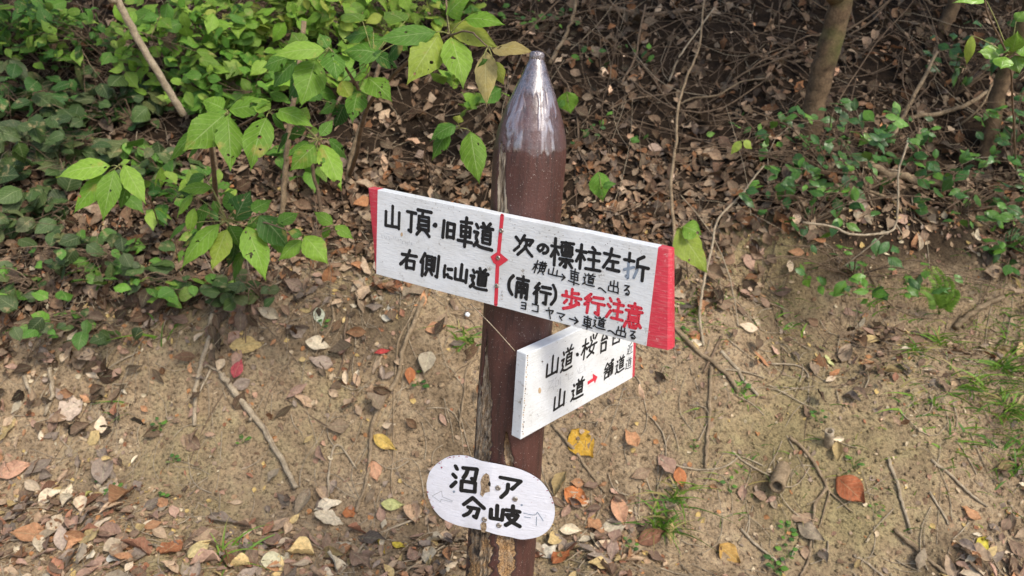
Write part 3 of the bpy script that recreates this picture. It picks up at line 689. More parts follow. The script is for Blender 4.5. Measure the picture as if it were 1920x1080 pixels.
for q in range(22):
    i = rng.choice([2, 3, 3, 4, 4, 12, 13, 9, 10, 27, 28]); a = OUT4[i]; bb = OUT4[(i + 1) % 30]; e = rng.random()
    cx = a[0] + (bb[0] - a[0]) * e; cy = a[1] + (bb[1] - a[1]) * e; cx += (600 - cx) * .012; cy += (440 - cy) * .015
    ik.blob(Z4, (cx, cy), rng.uniform(3, 9), 6, .0005 + q * 2e-5, ry=rng.uniform(2, 4))
ik.blob(Z4, (208, 200), 7, 6, .0006)
ik.mb.build('lettering', INKS4, plaque)

m, t, b = newmat('bare_wood_chip'); b.inputs['Base Color'].default_value = (.13, .10, .08, 1); b.inputs['Roughness'].default_value = .9
m2, t, b = newmat('rusty_stain'); b.inputs['Base Color'].default_value = (.50, .36, .22, 1); b.inputs['Roughness'].default_value = .8
ck = Ink(PL1); CM = [m, m2]
for k in range(46):       # specks and chips along the top edge
    x = rng.uniform(30, 290) if k % 3 else rng.uniform(-205, 20); e = abs(rng.gauss(0, 14)); ck.blob((920, 390, 1), (x, 14.5 + (x - 20) * .207 + 2 + e), rng.uniform(.25, 1.3), 0, .0003 + k * 1e-6, ry=rng.uniform(.2, .7))
for k in range(14): ck.blob(Z2, (78 + rng.gauss(0, 10), 590 + rng.uniform(0, 90)), rng.uniform(1, 3), k % 2, .0012, ry=rng.uniform(1, 4))
for c in [(930, 318), (305, 455)]: ck.blob(Z1, c, 9, 1, .00035, ry=16) if c[0] < 900 else None
for k in range(12): ck.blob((920, 390, 1), (rng.uniform(-215, 285), 0), .1, 0) if False else None
ck.mb.build('paint_chips', CM, board1)
ck = Ink(PL2)
for k in range(34): ck.blob(Z3, (213 - (k / 34) * 45 + abs(rng.gauss(0, 5)) + 4, 300 + k * 20), rng.uniform(1.5, 6), k % 2, .0003 + k * 1e-6, ry=rng.uniform(2, 12))
ck.blob(Z3, (322, 595), 12, 1, .0004, ry=26); ck.blob(Z3, (345, 350), 7, 0, .0004)
for k in range(30): ck.blob(Z3, (rng.uniform(230, 1050), rng.uniform(150, 700)), rng.uniform(.8, 2.2), 0, .0003) if True else None
ck.mb.build('paint_chips', CM, board2)
def screw(pl, zoom, c, r_m, parent, wr=lambda p: p):
    mb = MB(); p = wr((flat if pl is PL3 else pl.px)(zoom[0] + c[0] / zoom[2], zoom[1] + c[1] / zoom[2])) + pl.n * .0003; n = pl.n; a = pl.d; b_ = n.cross(a); rings = []
    ro = rng.uniform(0, PI)
    for (r, hh) in ((1, 0), (.97, .0011), (.8, .0019), (.45, .0023), (.30, .0010)):
        rings.append([mb.vert(p + (a * math.cos(q * PI / 10) + b_ * math.sin(q * PI / 10)) * (r_m * r * (1 if r > .4 or (q % 5) < 2 else .35)) + n * hh) for q in range(20)])
    for i in range(4):
        for q in range(20): mb.face((rings[i][q], rings[i][(q + 1) % 20], rings[i + 1][(q + 1) % 20], rings[i + 1][q]))
    mb.face(rings[-1]); mb.build('screw', M['screw'], parent, smooth=False)
for c in [(78, 163), (56, 360), (45, 562)]: screw(PL1, Z2, c, .0042, board1)
for c in [(665, 365), (803, 455), (555, 620), (672, 668)]: screw(PL3, Z4, c, .0053, plaque, wrap)
#MORE
# ------------------------------------------------------------------ spider-thread twig on the post and fluff
tw = MB(); a0 = at(882, 570, axis_pt(600).y - .075); a1 = PL2.px(963, 657, .003)
tube(tw, [a0, a0.lerp(a1, .5) + V((0, -.004, .004)), a1], .0011, .0008, 5, 5, .1, rng)
tag(tw.build('twig', M['stick'], None, origin=a0), 'hair-thin pale twig caught slanting across the post between the two boards', 'twig')

# ------------------------------------------------------------------ shrubs: hand-placed large leaves
rng = random.Random(11)
BR = [(.16, .31, .032), (.19, .35, .040), (.14, .27, .028), (.23, .39, .05)]
MID = [(.09, .21, .025), (.075, .18, .025), (.11, .24, .03)]
DK = [(.045, .125, .022), (.055, .14, .025), (.035, .10, .02)]
YG = [(.27, .36, .05), (.30, .35, .06)]
TAN = [(.42, .35, .14), (.40, .32, .12)]
LT = [(.19, .31, .040), (.16, .28, .036), (.24, .35, .06), (.13, .23, .03)]
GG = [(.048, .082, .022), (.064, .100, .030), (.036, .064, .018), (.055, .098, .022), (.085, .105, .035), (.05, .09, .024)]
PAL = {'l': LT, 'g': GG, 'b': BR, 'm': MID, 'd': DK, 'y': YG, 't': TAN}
def big_leaf(fo, st, node, bpx, tpx, wpx, kind, Y, dy, prof='ovate', tw=0.0):
    b = at(bpx[0], bpx[1], Y); tp = at(tpx[0], tpx[1], Y + dy)
    W = wpx / FPX * proj(b)[2]
    toc = (CAM - b).normalized()
    nrm = toc * .75 + V((rng.uniform(-.35, .35), 0, .55 + rng.uniform(-.2, .2)))
    leaf(fo, b, tp, W * 1.08, nrm, rng.choice(PAL[kind]), prof, 12, 3, rng.uniform(-.28, -.08), rng.uniform(.03, .13), .05, .06, rng, tw + rng.uniform(-.25, .25))
    if node is not None: tube(st, [node, node.lerp(b, .6) + V((0, 0, .003)), b], .0014, .0009, 5, 2, .05, rng)
def shrub(name, label, cat, root_px, rootY, stems, leaves, group=None, matl='bright', stemw=.006, stemmat='twig'):
    """stems: polylines of (px,py,Y); leaves: (node(px,py,Y), [(base),(tip),w,kind,dy])"""
    base = g(*root_px); o = thing(name, base, label, cat, group); fo = MB(); st = MB(); woody = MB()
    for pl, r0, r1 in stems:
        pts = [base] if pl[0] is None else []
        pts += [at(*q) for q in pl if q is not None]
        tube(woody, pts, r0, r1, 7, 5, .1, rng, wig=.0008)
    for node, ls in leaves:
        nd = at(*node)
        for (b, tp, wd, kd, dy) in ls:
            big_leaf(fo, st, nd, b, tp, wd, kd, node[2] + rng.uniform(-.02, .02), dy)
    fo.build('foliage', M[matl], o); woody.build('stem', M[stemmat], o)
    if st.v: st.build('petiole', M['stem'], o)
    return o
shrub('broadleaf_shrub', 'leafy shrub with large green leaves drooping beside the pointed post top', 'shrub', (655, 330), 0,
      [([None, (668, 290, 2.45), (690, 200, 2.2), (760, 120, 2.0), (842, 66, 1.82)], .009, .003), ([(690, 200, 2.2), (650, 130, 2.05), (620, 92, 1.95)], .005, .002), ([(842, 66, 1.82), (838, 20, 1.85), (832, -40, 1.9)], .003, .002), ([(842, 66, 1.82), (880, 60, 1.78), (915, 88, 1.72)], .0025, .0015)],
      [((843, 64, 1.82), [((818, 60), (701, 76), 40, 'm', -.03), ((824, 62), (762, 160), 62, 'y', -.07), ((846, 70), (869, 168), 56, 'b', -.08), ((842, 47), (936, 90), 44, 'y', -.04), ((838, 28), (886, -12), 48, 'b', -.02), ((872, 36), (948, 47), 34, 'b', -.03), ((858, 74), (845, 110), 24, 'd', .1)]),
       ((915, 88, 1.70), [((912, 96), (913, 201), 43, 't', -.07), ((922, 92), (1001, 99), 38, 't', -.05), ((905, 110), (925, 170), 40, 'm', .05), ((925, 115), (945, 160), 26, 'y', .02)]),
       ((618, 92, 1.95), [((610, 94), (508, 106), 38, 'b', -.04), ((622, 98), (632, 152), 44, 'm', -.05), ((592, 112), (562, 202), 60, 'b', -.07), ((600, 120), (540, 190), 54, 'd', .04), ((615, 90), (598, 62), 26, 'm', .02)]),
       ((700, 108, 2.0), [((716, 102), (640, 98), 48, 'm', .0), ((755, 76), (722, 118), 36, 'd', .03), ((690, 146), (736, 191), 46, 'b', -.05), ((672, 170), (661, 233), 42, 'm', -.05), ((640, 152), (660, 186), 32, 'y', -.02), ((664, 148), (688, 140), 18, 'b', -.02), ((700, 100), (745, 128), 34, 'd', .05), ((705, 96), (690, 60), 40, 'm', .05), ((700, 60), (645, 72), 44, 'm', .06), ((735, 60), (765, 95), 40, 'm', .08), ((680, 40), (640, 30), 40, 'l', .08), ((760, 40), (720, 22), 44, 'l', .08)]),
       ((560, 110, 2.05), [((556, 112), (512, 168), 40, 'm', .02), ((570, 90), (548, 60), 36, 'l', .05), ((540, 108), (492, 128), 38, 'm', .03), ((580, 130), (600, 178), 40, 'l', .0)]),
       ((640, 200, 2.1), [((646, 196), (628, 240), 34, 'd', .02), ((632, 190), (598, 214), 30, 'm', .02), ((600, 188), (572, 168), 30, 'm', .04)])])
shrub('broadleaf_shrub', 'thin-stemmed shrub with bright hanging leaves in front of the pale leaning stem', 'shrub', (405, 400), 0,
      [([None, (402, 330, 2.35), (398, 262, 2.2), (428, 212, 2.05)], .010, .003), ([(398, 262, 2.2), (470, 225, 2.08), (500, 208, 2.0), (590, 255, 1.98)], .004, .0015)],
      [((428, 210, 2.02), [((422, 214), (342, 284), 62, 'b', -.06), ((427, 216), (432, 322), 52, 'b', -.08), ((430, 206), (508, 192), 42, 'b', -.03), ((420, 205), (380, 188), 40, 'b', .02), ((440, 212), (476, 200), 30, 'm', .03), ((372, 240), (318, 304), 24, 'm', .03), ((378, 262), (352, 300), 20, 'm', .04)]),
       ((503, 212, 1.98), [((500, 220), (470, 322), 54, 'b', -.07), ((516, 206), (589, 239), 38, 'b', -.03), ((508, 204), (470, 188), 32, 'b', .02), ((510, 215), (535, 245), 24, 'm', .05)]),
       ((597, 262, 1.96), [((602, 270), (641, 358), 42, 'b', -.06), ((592, 272), (542, 322), 40, 'b', -.02), ((580, 266), (538, 294), 22, 'm', .0), ((575, 240), (540, 262), 30, 'm', .05), ((560, 230), (575, 200), 30, 'l', .05), ((615, 262), (650, 300), 28, 'm', .06), ((540, 250), (520, 290), 28, 'd', .08), ((600, 255), (625, 225), 22, 'm', .04)])])
shrub('broadleaf_shrub', 'low shrub of hole-bitten green leaves between the leaning stem and the long board', 'shrub', (440, 520), 0,
      [([None, (432, 470, 2.28), (428, 415, 2.12)], .004, .002), ([(432, 470, 2.28), (480, 418, 2.1), (568, 440, 2.05), (628, 426, 2.05)], .003, .0012)],
      [((426, 414, 2.1), [((398, 352), (336, 358), 24, 'b', .0), ((362, 364), (332, 410), 20, 'b', .0), ((364, 390), (354, 442), 20, 'b', .0), ((388, 380), (372, 440), 22, 'm', .0), ((442, 414), (470, 357), 50, 'd', .03), ((412, 420), (339, 508), 42, 'b', -.04), ((426, 430), (397, 508), 38, 'y', -.05), ((430, 422), (452, 464), 36, 'm', .02), ((400, 376), (408, 402), 16, 'm', .0), ((405, 430), (378, 470), 26, 'm', .03), ((385, 330), (350, 345), 24, 'm', .05), ((440, 395), (425, 360), 28, 'm', .06), ((380, 440), (345, 465), 28, 'd', .06), ((440, 440), (425, 500), 30, 'd', .07), ((350, 420), (318, 455), 24, 'm', .06), ((470, 395), (510, 375), 28, 'm', .06), ((460, 470), (440, 530), 30, 'm', .07), ((500, 440), (545, 480), 30, 'm', .08), ((520, 420), (560, 400), 26, 'm', .06)]),
       ((472, 418, 2.08), [((462, 424), (499, 527), 50, 'b', -.06), ((486, 404), (542, 466), 56, 'd', .01), ((470, 408), (488, 430), 30, 'm', .0)]),
       ((568, 441, 2.05), [((566, 440), (538, 434), 22, 'm', .0), ((566, 450), (522, 489), 30, 'b', -.02), ((571, 442), (616, 496), 44, 'b', -.03)]),
       ((626, 425, 2.05), [((624, 420), (588, 396), 24, 'b', .0), ((628, 424), (663, 449), 22, 'b', -.01), ((618, 426), (603, 449), 16, 'b', .0)])])
shrub('broadleaf_shrub', 'small sprig of five lime green leaves over dark ground cover at far left', 'shrub', (300, 430), 0,
      [([None, (270, 350, 2.2), (222, 312, 2.05)], .0025, .0012)],
      [((222, 312, 2.03), [((208, 312), (106, 334), 44, 'b', -.03), ((198, 328), (136, 402), 38, 'b', -.04), ((215, 318), (193, 416), 40, 'b', -.06), ((232, 308), (274, 384), 36, 'b', -.04), ((240, 338), (226, 393), 22, 'm', .0), ((225, 308), (245, 300), 14, 'b', .0)])])
shrub('leafy_sprig', 'sprig of green leaves hanging just left of the post shoulder', 'sprig', (800, 330), 0,
      [([None, (800, 275, 2.4), (862, 240, 2.15)], .003, .0012)],
      [((862, 240, 2.12), [((882, 246), (899, 346), 48, 'b', -.06), ((855, 235), (806, 264), 36, 'm', -.01), ((842, 246), (810, 302), 32, 'm', -.01), ((830, 250), (838, 282), 24, 'm', .0), ((858, 230), (862, 215), 20, 'y', .0)])])
shrub('lobed_leaf_seedling', 'yellow-green lobed leaf plant right of the red board end', 'seedling', (1290, 520), 0,
      [([None, (1285, 470, 2.5), (1276, 428, 2.4)], .002, .001)],
      [((1276, 428, 2.38), [((1270, 428), (1326, 512), 62, 'y', -.04), ((1280, 425), (1316, 440), 40, 'b', -.02)])])
shrub('leafy_sprig', 'pair of small yellow leaves on a bare twig above the right evergreen', 'sprig', (1400, 330), 0,
      [([None, (1398, 300, 2.9), (1392, 268, 2.8)], .0015, .0008)],
      [((1392, 265, 2.78), [((1390, 264), (1370, 290), 16, 'y', .0), ((1394, 264), (1410, 280), 16, 'y', .0)])], matl='grass')
shrub('leafy_sprig', 'single green leaf plant behind the post, level with its pointed top', 'sprig', (1068, 240), 0,
      [([None, (1066, 200, 3.0)], .0015, .0008)], [((1066, 192, 2.95), [((1062, 172), (1070, 214), 40, 'b', .0), ((1058, 185), (1042, 205), 20, 'm', .0)])], matl='bush')
shrub('leafy_sprig', 'green leaf plant right of the post just above the long board', 'sprig', (1130, 400), 0,
      [([None, (1128, 370, 2.6)], .0015, .0008)], [((1128, 355, 2.58), [((1122, 322), (1130, 378), 40, 'm', .0), ((1130, 350), (1155, 345), 18, 'm', .0)])], matl='bush')
shrub('leafy_sprig', 'twig of round glossy green leaves entering at the top right corner', 'sprig', (1905, 330), 0,
      [([None, (1900, 200, 2.2), (1890, 110, 1.9), (1850, 20, 1.8), (1845, -60, 1.8)], .003, .0018), ([(1890, 110, 1.9), (1930, 90, 1.9)], .0018, .001)],
      [((1893, 104, 1.88), [((1876, 100), (1832, 98), 32, 'b', .0), ((1898, 98), (1908, 58), 34, 'b', -.02), ((1884, 106), (1876, 130), 34, 'b', -.02), ((1902, 104), (1912, 138), 30, 'b', -.02), ((1890, 96), (1872, 84), 28, 'm', .03), ((1905, 98), (1945, 96), 32, 'b', .0), ((1822, 66), (1812, 122), 18, 'y', .02), ((1905, 40), (1925, 20), 26, 'b', .0), ((1850, 2), (1785, 6), 18, 'b', .0)])], matl='gloss')

# ------------------------------------------------------------------ scattered bushes and ground cover
def bush(name, label, cat, root_px, c_px, dY, rad, nl, LL_, kinds, mat, prof, group, face=.6, nstem=5, aspect=.6, lift=0.0):
    base = g(*root_px); o = thing(name, base, label, cat, group); fo = MB(); st = MB()
    cb = g(*c_px); c = cb + V((0, -dY, lift))
    tips = []
    for k in range(nstem):
        d = V((rng.gauss(0, .6), rng.gauss(0, .4), rng.gauss(0, .5)))
        tp = c + V((d.x * rad[0], d.y * rad[1], d.z * rad[2]))
        if tp.z < h(tp.x, tp.y) + .02: tp.z = h(tp.x, tp.y) + .03
        mid = base.lerp(tp, .55) + V((rng.uniform(-.04, .04), 0, .04)); tube(st, [base, mid, tp], .0032, .0014, 5, 5, .1, rng, wig=.001); tips.append((mid, tp))
    for k in range(nl):
        while 1:
            d = V((rng.uniform(-1, 1), rng.uniform(-1, 1), rng.uniform(-1, 1)))
            if d.length < 1 and noise.noise(d * 2.6 + c * 7) > -.04: break
        p = c + V((d.x * rad[0], d.y * rad[1], d.z * rad[2])); hz = h(p.x, p.y)
        if p.z < hz + .015: p.z = hz + rng.uniform(.012, .05)
        L = LL_ * rng.uniform(.6, 1.3)
        dr = V((rng.gauss(0, .8), -.45 + rng.gauss(0, .45), rng.gauss(-.25, .45))).normalized()
        nrm = (CAM - p).normalized() * face + V((rng.gauss(0, .5), rng.gauss(0, .45), .7))
        kd = rng.choice(kinds)
        leaf(fo, p - dr * L * .5, p + dr * L * .5, L * aspect * rng.uniform(.85, 1.15), nrm, rng.choice(PAL[kd]), prof, 6, 2, rng.uniform(-.3, .05), rng.uniform(0, .12), .08, 0, rng, rng.uniform(-.4, .4), .25)
        if k % 3 == 0:
            mid, tp = rng.choice(tips); e = rng.random(); tube(st, [mid.lerp(tp, e), p - dr * L * .5], .0011, .0008, 4, 2, .05, rng, cap=False)
    fo.build('foliage', M[mat], o); st.build('stem', M['twig'], o); return o
UB = 'mid-green bushes along the top of the bank'
for lab, r_, c_, dY, rad, n_, L_, k_ in [
    ('bushy green leaves filling the top edge above the leaning stem', (420, 170), (410, 80), .35, (.32, .22, .24), 300, .078, 'llmmb'),
    ('light green bush at the top edge, left of the drooping big leaves', (560, 130), (545, 40), .35, (.28, .20, .18), 240, .078, 'lllby'),
    ('bright green bush at the top edge behind the topmost big leaf', (720, 130), (700, 20), .40, (.28, .20, .16), 230, .075, 'bllly'),
    ('green bush peeking over the top edge just left of the post tip', (850, 120), (830, 10), .30, (.22, .18, .13), 120, .07, 'lbmy'),
    ('shaded green bush reaching down beneath the leaning stem foot', (470, 230), (480, 150), .25, (.26, .18, .13), 190, .074, 'lmm'),
    ('patchy green bush in the very top left corner', (90, 130), (60, 30), .25, (.30, .18, .16), 170, .07, 'lmdd'),
    ('green bush filling the middle between the drooping big leaves', (640, 190), (640, 110), .40, (.24, .16, .12), 46, .095, 'bml'),
    ('green leaves hanging behind the yellowed leaf left of the post tip', (890, 200), (890, 140), .45, (.13, .12, .10), 18, .085, 'mlb'),
    ('loose leafy sprays low behind the bright hanging leaves', (410, 430), (400, 350), .22, (.20, .12, .13), 40, .078, 'mld'),
    ('few green leaves behind the hanging leaves right of the leaning stem', (600, 350), (590, 270), .22, (.14, .10, .10), 18, .08, 'ml'),
    ('sparse leafy bush in the shade left of the leaning stem top', (200, 120), (170, 60), .25, (.26, .18, .14), 150, .066, 'lmd'),
]: bush('leafy_bush', lab, 'bush', r_, c_, dY, rad, n_, L_, k_, 'bush', 'ovate', UB)
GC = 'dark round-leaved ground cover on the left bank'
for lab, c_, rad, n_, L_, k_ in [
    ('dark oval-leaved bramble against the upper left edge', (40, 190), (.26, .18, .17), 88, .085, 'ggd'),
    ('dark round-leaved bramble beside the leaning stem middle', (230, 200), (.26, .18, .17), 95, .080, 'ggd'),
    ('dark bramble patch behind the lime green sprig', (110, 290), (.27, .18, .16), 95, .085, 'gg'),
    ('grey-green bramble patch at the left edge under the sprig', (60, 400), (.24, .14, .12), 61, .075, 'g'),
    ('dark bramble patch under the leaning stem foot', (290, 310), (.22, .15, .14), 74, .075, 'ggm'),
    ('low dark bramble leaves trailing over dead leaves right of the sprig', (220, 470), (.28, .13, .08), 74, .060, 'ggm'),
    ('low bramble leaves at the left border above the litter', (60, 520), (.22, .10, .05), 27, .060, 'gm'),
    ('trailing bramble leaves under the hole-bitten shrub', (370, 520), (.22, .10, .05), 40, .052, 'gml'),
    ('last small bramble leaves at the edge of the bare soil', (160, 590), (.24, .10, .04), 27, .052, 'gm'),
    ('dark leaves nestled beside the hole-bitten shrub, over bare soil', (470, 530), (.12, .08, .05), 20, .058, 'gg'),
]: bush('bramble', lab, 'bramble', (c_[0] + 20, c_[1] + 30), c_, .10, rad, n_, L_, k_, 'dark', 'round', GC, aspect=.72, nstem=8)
EV = 'glossy evergreen shrubs on the right bank'
for lab, c_, dY, rad, n_, L_, k_, r_ in [
    ('glossy evergreen below the thick brown trunk', (1530, 250), .25, (0.34, 0.18, 0.18), 102, 0.051, 'ddm', (1560, 330)),
    ('glossy evergreen twigs left of the hollow under the root', (1500, 340), .20, (0.26, 0.13, 0.15), 68, 0.054, 'ddm', (1520, 420)),
    ('glossy evergreen leaves hanging at the right edge, upper cluster', (1880, 210), .30, (0.26, 0.15, 0.20), 68, 0.054, 'ddmm', (1900, 330)),
    ('glossy evergreen leaves over the big root at right', (1790, 320), .25, (0.34, 0.15, 0.18), 91, 0.054, 'ddm', (1800, 400)),
    ('glossy evergreen cluster low at the right edge', (1880, 410), .22, (0.23, 0.13, 0.15), 68, 0.056, 'ddmm', (1890, 470)),
    ('loose evergreen leaves under the pale forked twig', (1600, 490), .14, (0.31, 0.11, 0.10), 45, 0.051, 'dm', (1600, 520)),
    ('small evergreen tuft in the shade right of the thick trunk', (1640, 240), .2, (0.18, 0.11, 0.10), 29, 0.054, 'dm', (1650, 290)),
    ('few evergreen leaves high between the two right trunks', (1790, 90), .3, (0.26, 0.15, 0.15), 45, 0.058, 'dd', (1790, 180)),
]: bush('evergreen_shrub', lab, 'shrub', r_, c_, dY, rad, n_, L_, k_, 'gloss', 'ellip', EV, aspect=.55, nstem=11)
for lab, c_, n_ in [('tiny green seedlings among dead leaves right of the post tip', (1150, 110), 18), ('green speckle of seedlings at the top edge right of the post', (1010, 40), 24), ('small green seedlings between dead leaves behind the post shoulder', (1120, 250), 14), ('small green plants at the left foot of the thick brown trunk', (1420, 250), 14)]:
    bush('seedling', lab, 'seedling', c_, c_, .05, (.20, .12, .05), n_, .035, 'dm', 'dark', 'ellip', 'seedlings up the shaded slope', nstem=2)

# ------------------------------------------------------------------ trees, saplings
def tree(label, path, r0, r1, matn, shade_crown, cat='tree', name='tree', group=None, cr_n=1500):
    pts = [V(p) for p in path]; o = thing(name, pts[0], label, cat, group); mb = MB(); tube(mb, pts, r0, r1, 14, 7, .09, rng, wig=r0 * .05)
    top = pts[-1]; 
    if shade_crown:
        for k in range(7):
            d = V((rng.gauss(0, 1) * shade_crown[0] * .5, rng.gauss(0, 1) * shade_crown[1] * .5, rng.uniform(.1, .8) * shade_crown[2])); tube(mb, [top, top + d * .5 + V((0, 0, .15)), top + d], r1 * .6, r1 * .2, 6, 4, .1, rng)
    mb.build('trunk', M[matn], o)
    if shade_crown:
        fo = MB(); c = top + V((0, 0, shade_crown[2] * .5))  # unseen leaf mass overhead, added to shade the upper slope
        for k in range(cr_n):
            while 1:
                d = V((rng.uniform(-1, 1), rng.uniform(-1, 1), rng.uniform(-1, 1)))
                if d.length < 1 and noise.noise(d * 2.6 + c) > -.1: break
            p = c + V((d.x * shade_crown[0], d.y * shade_crown[1], d.z * shade_crown[2])); L = rng.uniform(.07, .13); dr = V((rng.gauss(0, 1), rng.gauss(0, 1), rng.gauss(-.4, .4))).normalized()
            leaf(fo, p, p + dr * L, L * .5, V((rng.gauss(0, .4), rng.gauss(0, .4), 1)), rng.choice(MID), 'ovate', 2, 1, .1, .05, .02, 0, rng)
        fo.build('shade_crown', M['bush'], o)
    return o
def on(px, py, Y=None): return g(px, py, -.02) if Y is None else at(px, py, Y)
b = g(1520, 262, -.03); Yt = b.y
tree('thick brown leaning tree trunk rising out at the top right', [b, at(1530, 190, Yt), at(1548, 110, Yt - .02), at(1578, 0, Yt - .05), at(1600, -120, Yt - .1), V((b.x + .45, Yt - .2, 3.2))], .041, .043, 'bark', (1.5, 1.2, .8), cr_n=3600)
b = g(1850, 300, -.03); Yt = b.y
tree('dim brown tree trunk near the right edge behind evergreen leaves', [b, at(1858, 240, Yt), at(1880, 150, Yt), at(1930, 20, Yt - .05), at(1990, -120, Yt - .1), V((b.x + .6, Yt, 3.0))], .03, .027, 'bark', (1.2, 1.0, .6), cr_n=1500)
b = g(1768, 60, -.03); Yt = b.y
tree('slender shaded trunk between the two right trees at the top edge', [b, at(1790, 0, Yt), at(1800, -120, Yt)], .03, .03, 'bark', None)
b = g(345, 235, -.02); Yt = b.y - .35
tree('straight pale grey stem leaning over the bushes at upper left', [at(345, 216, Yt + .02), at(300, 143, Yt - .02), at(258, 72, Yt - .05), at(220, 0, Yt - .08), at(170, -100, Yt - .12), V((at(100, -220, Yt).x - .2, Yt - .1, 3.0))], .0125, .0115, 'stick', (1.3, 1.1, .7), name='sapling', cat='sapling', cr_n=1700)
SP = 'thin brown saplings behind the left shrubs'
for lab, pts, r in [('reddish-brown sapling stem left of the long board', [(528, 410), (533, 340), (540, 262), (556, 150), (570, 40)], .011), ('brown sapling stem with a kink behind the board end', [(602, 420), (598, 365), (585, 310), (600, 250), (640, 180)], .007),
                    ('blurred brown sapling stem behind the big drooping leaves', [(650, 345), (662, 280), (690, 195), (715, 110)], .010), ('greyish sapling stem beside the bright hanging leaves', [(412, 400), (404, 330), (398, 262), (392, 190)], .011), ('thin pale sapling twig crossing below the big drooping leaves', [(700, 265), (745, 225), (790, 190)], .003)]:
    b = g(*pts[0], -.01); Y = b.y
    mb = MB(); tube(mb, [b] + [at(q[0], q[1], Y - .03 * i) for i, q in enumerate(pts[1:])], r, r * .75, 8, 6, .1, rng, wig=.001); tag(mb.build('sapling', M['twig'] if r < .01 else M['root'], None, origin=b), lab, 'sapling', SP)

def stick(lab, pts, wpx, mat='stick', cat='stick', name='stick', lift=.9, up=0.0, taper=.7, group=None, branches=()):
    """lies on the ground along photo points; up raises the middle/top off it"""
    P = []
    for i, q in enumerate(pts):
        p = g(q[0], q[1]); 
        d = (CAM - p).normalized(); P.append(p + d * (up * (i / max(1, len(pts) - 1)) if up else 0))
    r = wpx / 2 / FPX * proj(P[0])[2]; P = [p + hn(p.x, p.y) * r * lift for p in P]
    mb = MB(); tube(mb, P, r, r * taper, 8, 6, .13, rng, wig=r * .18)
    for bp in branches:
        Q = [g(x, y, r * lift) for x, y in bp]; tube(mb, Q, r * .5, r * .25, 6, 4, .1, rng, wig=r * .1)
    return tag(mb.build(name, M[mat], None, origin=P[0]), lab, cat, group)
FS = 'sticks lying on the bank'; RO = 'exposed roots running down the bank'
stick('thick pale broken stick slanting down the bare bank at lower left', [(418, 702), (450, 748), (490, 800), (525, 855), (557, 918)], 13, branches=[[(418, 702), (395, 688), (385, 690)], [(470, 790), (475, 770)]], group=FS)
stick('long pale root curving down beside the post, left side', [(799, 548), (775, 612), (757, 655), (745, 712), (710, 765), (697, 815), (695, 850), (688, 905), (668, 962)], 9, 'root', 'root', 'root', group=RO)
stick('thin root looping down left of the long pale root', [(790, 552), (768, 600), (748, 640), (742, 700), (738, 760), (738, 850), (734, 900), (737, 935)], 4, 'root', 'root', 'root', group=RO)
stick('pale root piece standing on the bank beneath the leaf fringe', [(402, 590), (392, 640), (378, 690), (370, 730), (366, 800)], 10, 'stick', 'root', 'root', group=RO, branches=[[(400, 690), (385, 720), (372, 745)]])
stick('short hooked white twig on the soil between the thick stick and the long root', [(615, 935), (618, 880), (625, 842), (640, 838), (670, 880)], 5, group=FS)
stick('thin crossing twigs low beside the oval plaque', [(640, 1075), (670, 1040), (700, 1008), (790, 968)], 6, group=FS, branches=[[(700, 1008), (712, 1030)], [(665, 1045), (640, 1070)]])
stick('long brown stick poking out from behind the red board end', [(1255, 606), (1300, 652), (1345, 688), (1368, 712), (1382, 738)], 10, 'root', group=FS)
stick('pale bent stick right of the red board end', [(1350, 660), (1378, 690), (1392, 712), (1420, 744)], 8, group=FS)
stick('brown crossed twig over the bent sticks', [(1352, 632), (1335, 668), (1318, 700)], 6, 'twig', group=FS)
stick('upright dry stalk standing on the bare bank right of the boards', [(1333, 690), (1330, 770), (1326, 830), (1323, 878)], 8, 'root', group=FS)
stick('thin pale hanging root arched above the right soil', [(1238, 861), (1270, 874), (1320, 881), (1360, 874), (1382, 858)], 4.5, 'stick', 'root', 'root', group=RO)
stick('thin pale root running to the dark hollow stub', [(1372, 846), (1395, 866), (1430, 886), (1462, 900)], 4.5, 'stick', 'root', 'root', group=RO)
stick('long wandering root on the lower right bank', [(1480, 820), (1508, 845), (1535, 885), (1548, 915), (1528, 945), (1522, 1000), (1515, 1050), (1500, 1082)], 7, 'root', 'root', 'root', group=RO, branches=[[(1548, 915), (1580, 945), (1600, 962)], [(1555, 920), (1540, 975), (1535, 990)]])
stick('straight pale stick pointing down the lower right bank', [(1663, 858), (1680, 905), (1692, 950), (1708, 1000)], 7, group=FS)
stick('brown slanting stick near the bottom right leaf pile', [(1675, 992), (1712, 1025), (1745, 1055), (1780, 1080)], 9, 'root', group=FS)
stick('long thin stick above the bottom right leaf pile', [(1745, 862), (1785, 895), (1822, 930), (1850, 950)], 6, group=FS)
stick('short pale stick at the bottom edge, right half', [(1600, 1042), (1628, 1060), (1655, 1082)], 6, group=FS)
stick('thin pale stick pointing up beside the right grass', [(1742, 922), (1765, 960), (1778, 985)], 5, group=FS)
stick('short brown stick right of the post below the boards', [(1035, 795), (1080, 850), (1105, 885), (1135, 925)], 7, 'root', group=FS)
stick('curved pale stick at lower right of the hollow stub', [(1388, 992), (1415, 1020), (1440, 1040), (1470, 1065)], 6, group=FS)
stick('grey stick in the left litter pointing at the bramble', [(275, 535), (300, 510), (322, 490), (335, 465)], 9, 'root', group=FS)
stick('thin stick on soil under the long board, left end', [(640, 478), (665, 510), (690, 545), (705, 572)], 7, 'stick', group=FS)
stick('thin curled root hanging under the long board, left part', [(618, 560), (625, 585), (622, 610), (605, 640), (590, 668)], 5, 'root', 'root', 'root', group=RO)
stick('dark thin root in the twig heap left of the post', [(660, 545), (650, 600), (646, 650), (640, 690), (620, 730)], 5, 'twig', 'root', 'root', group=RO)
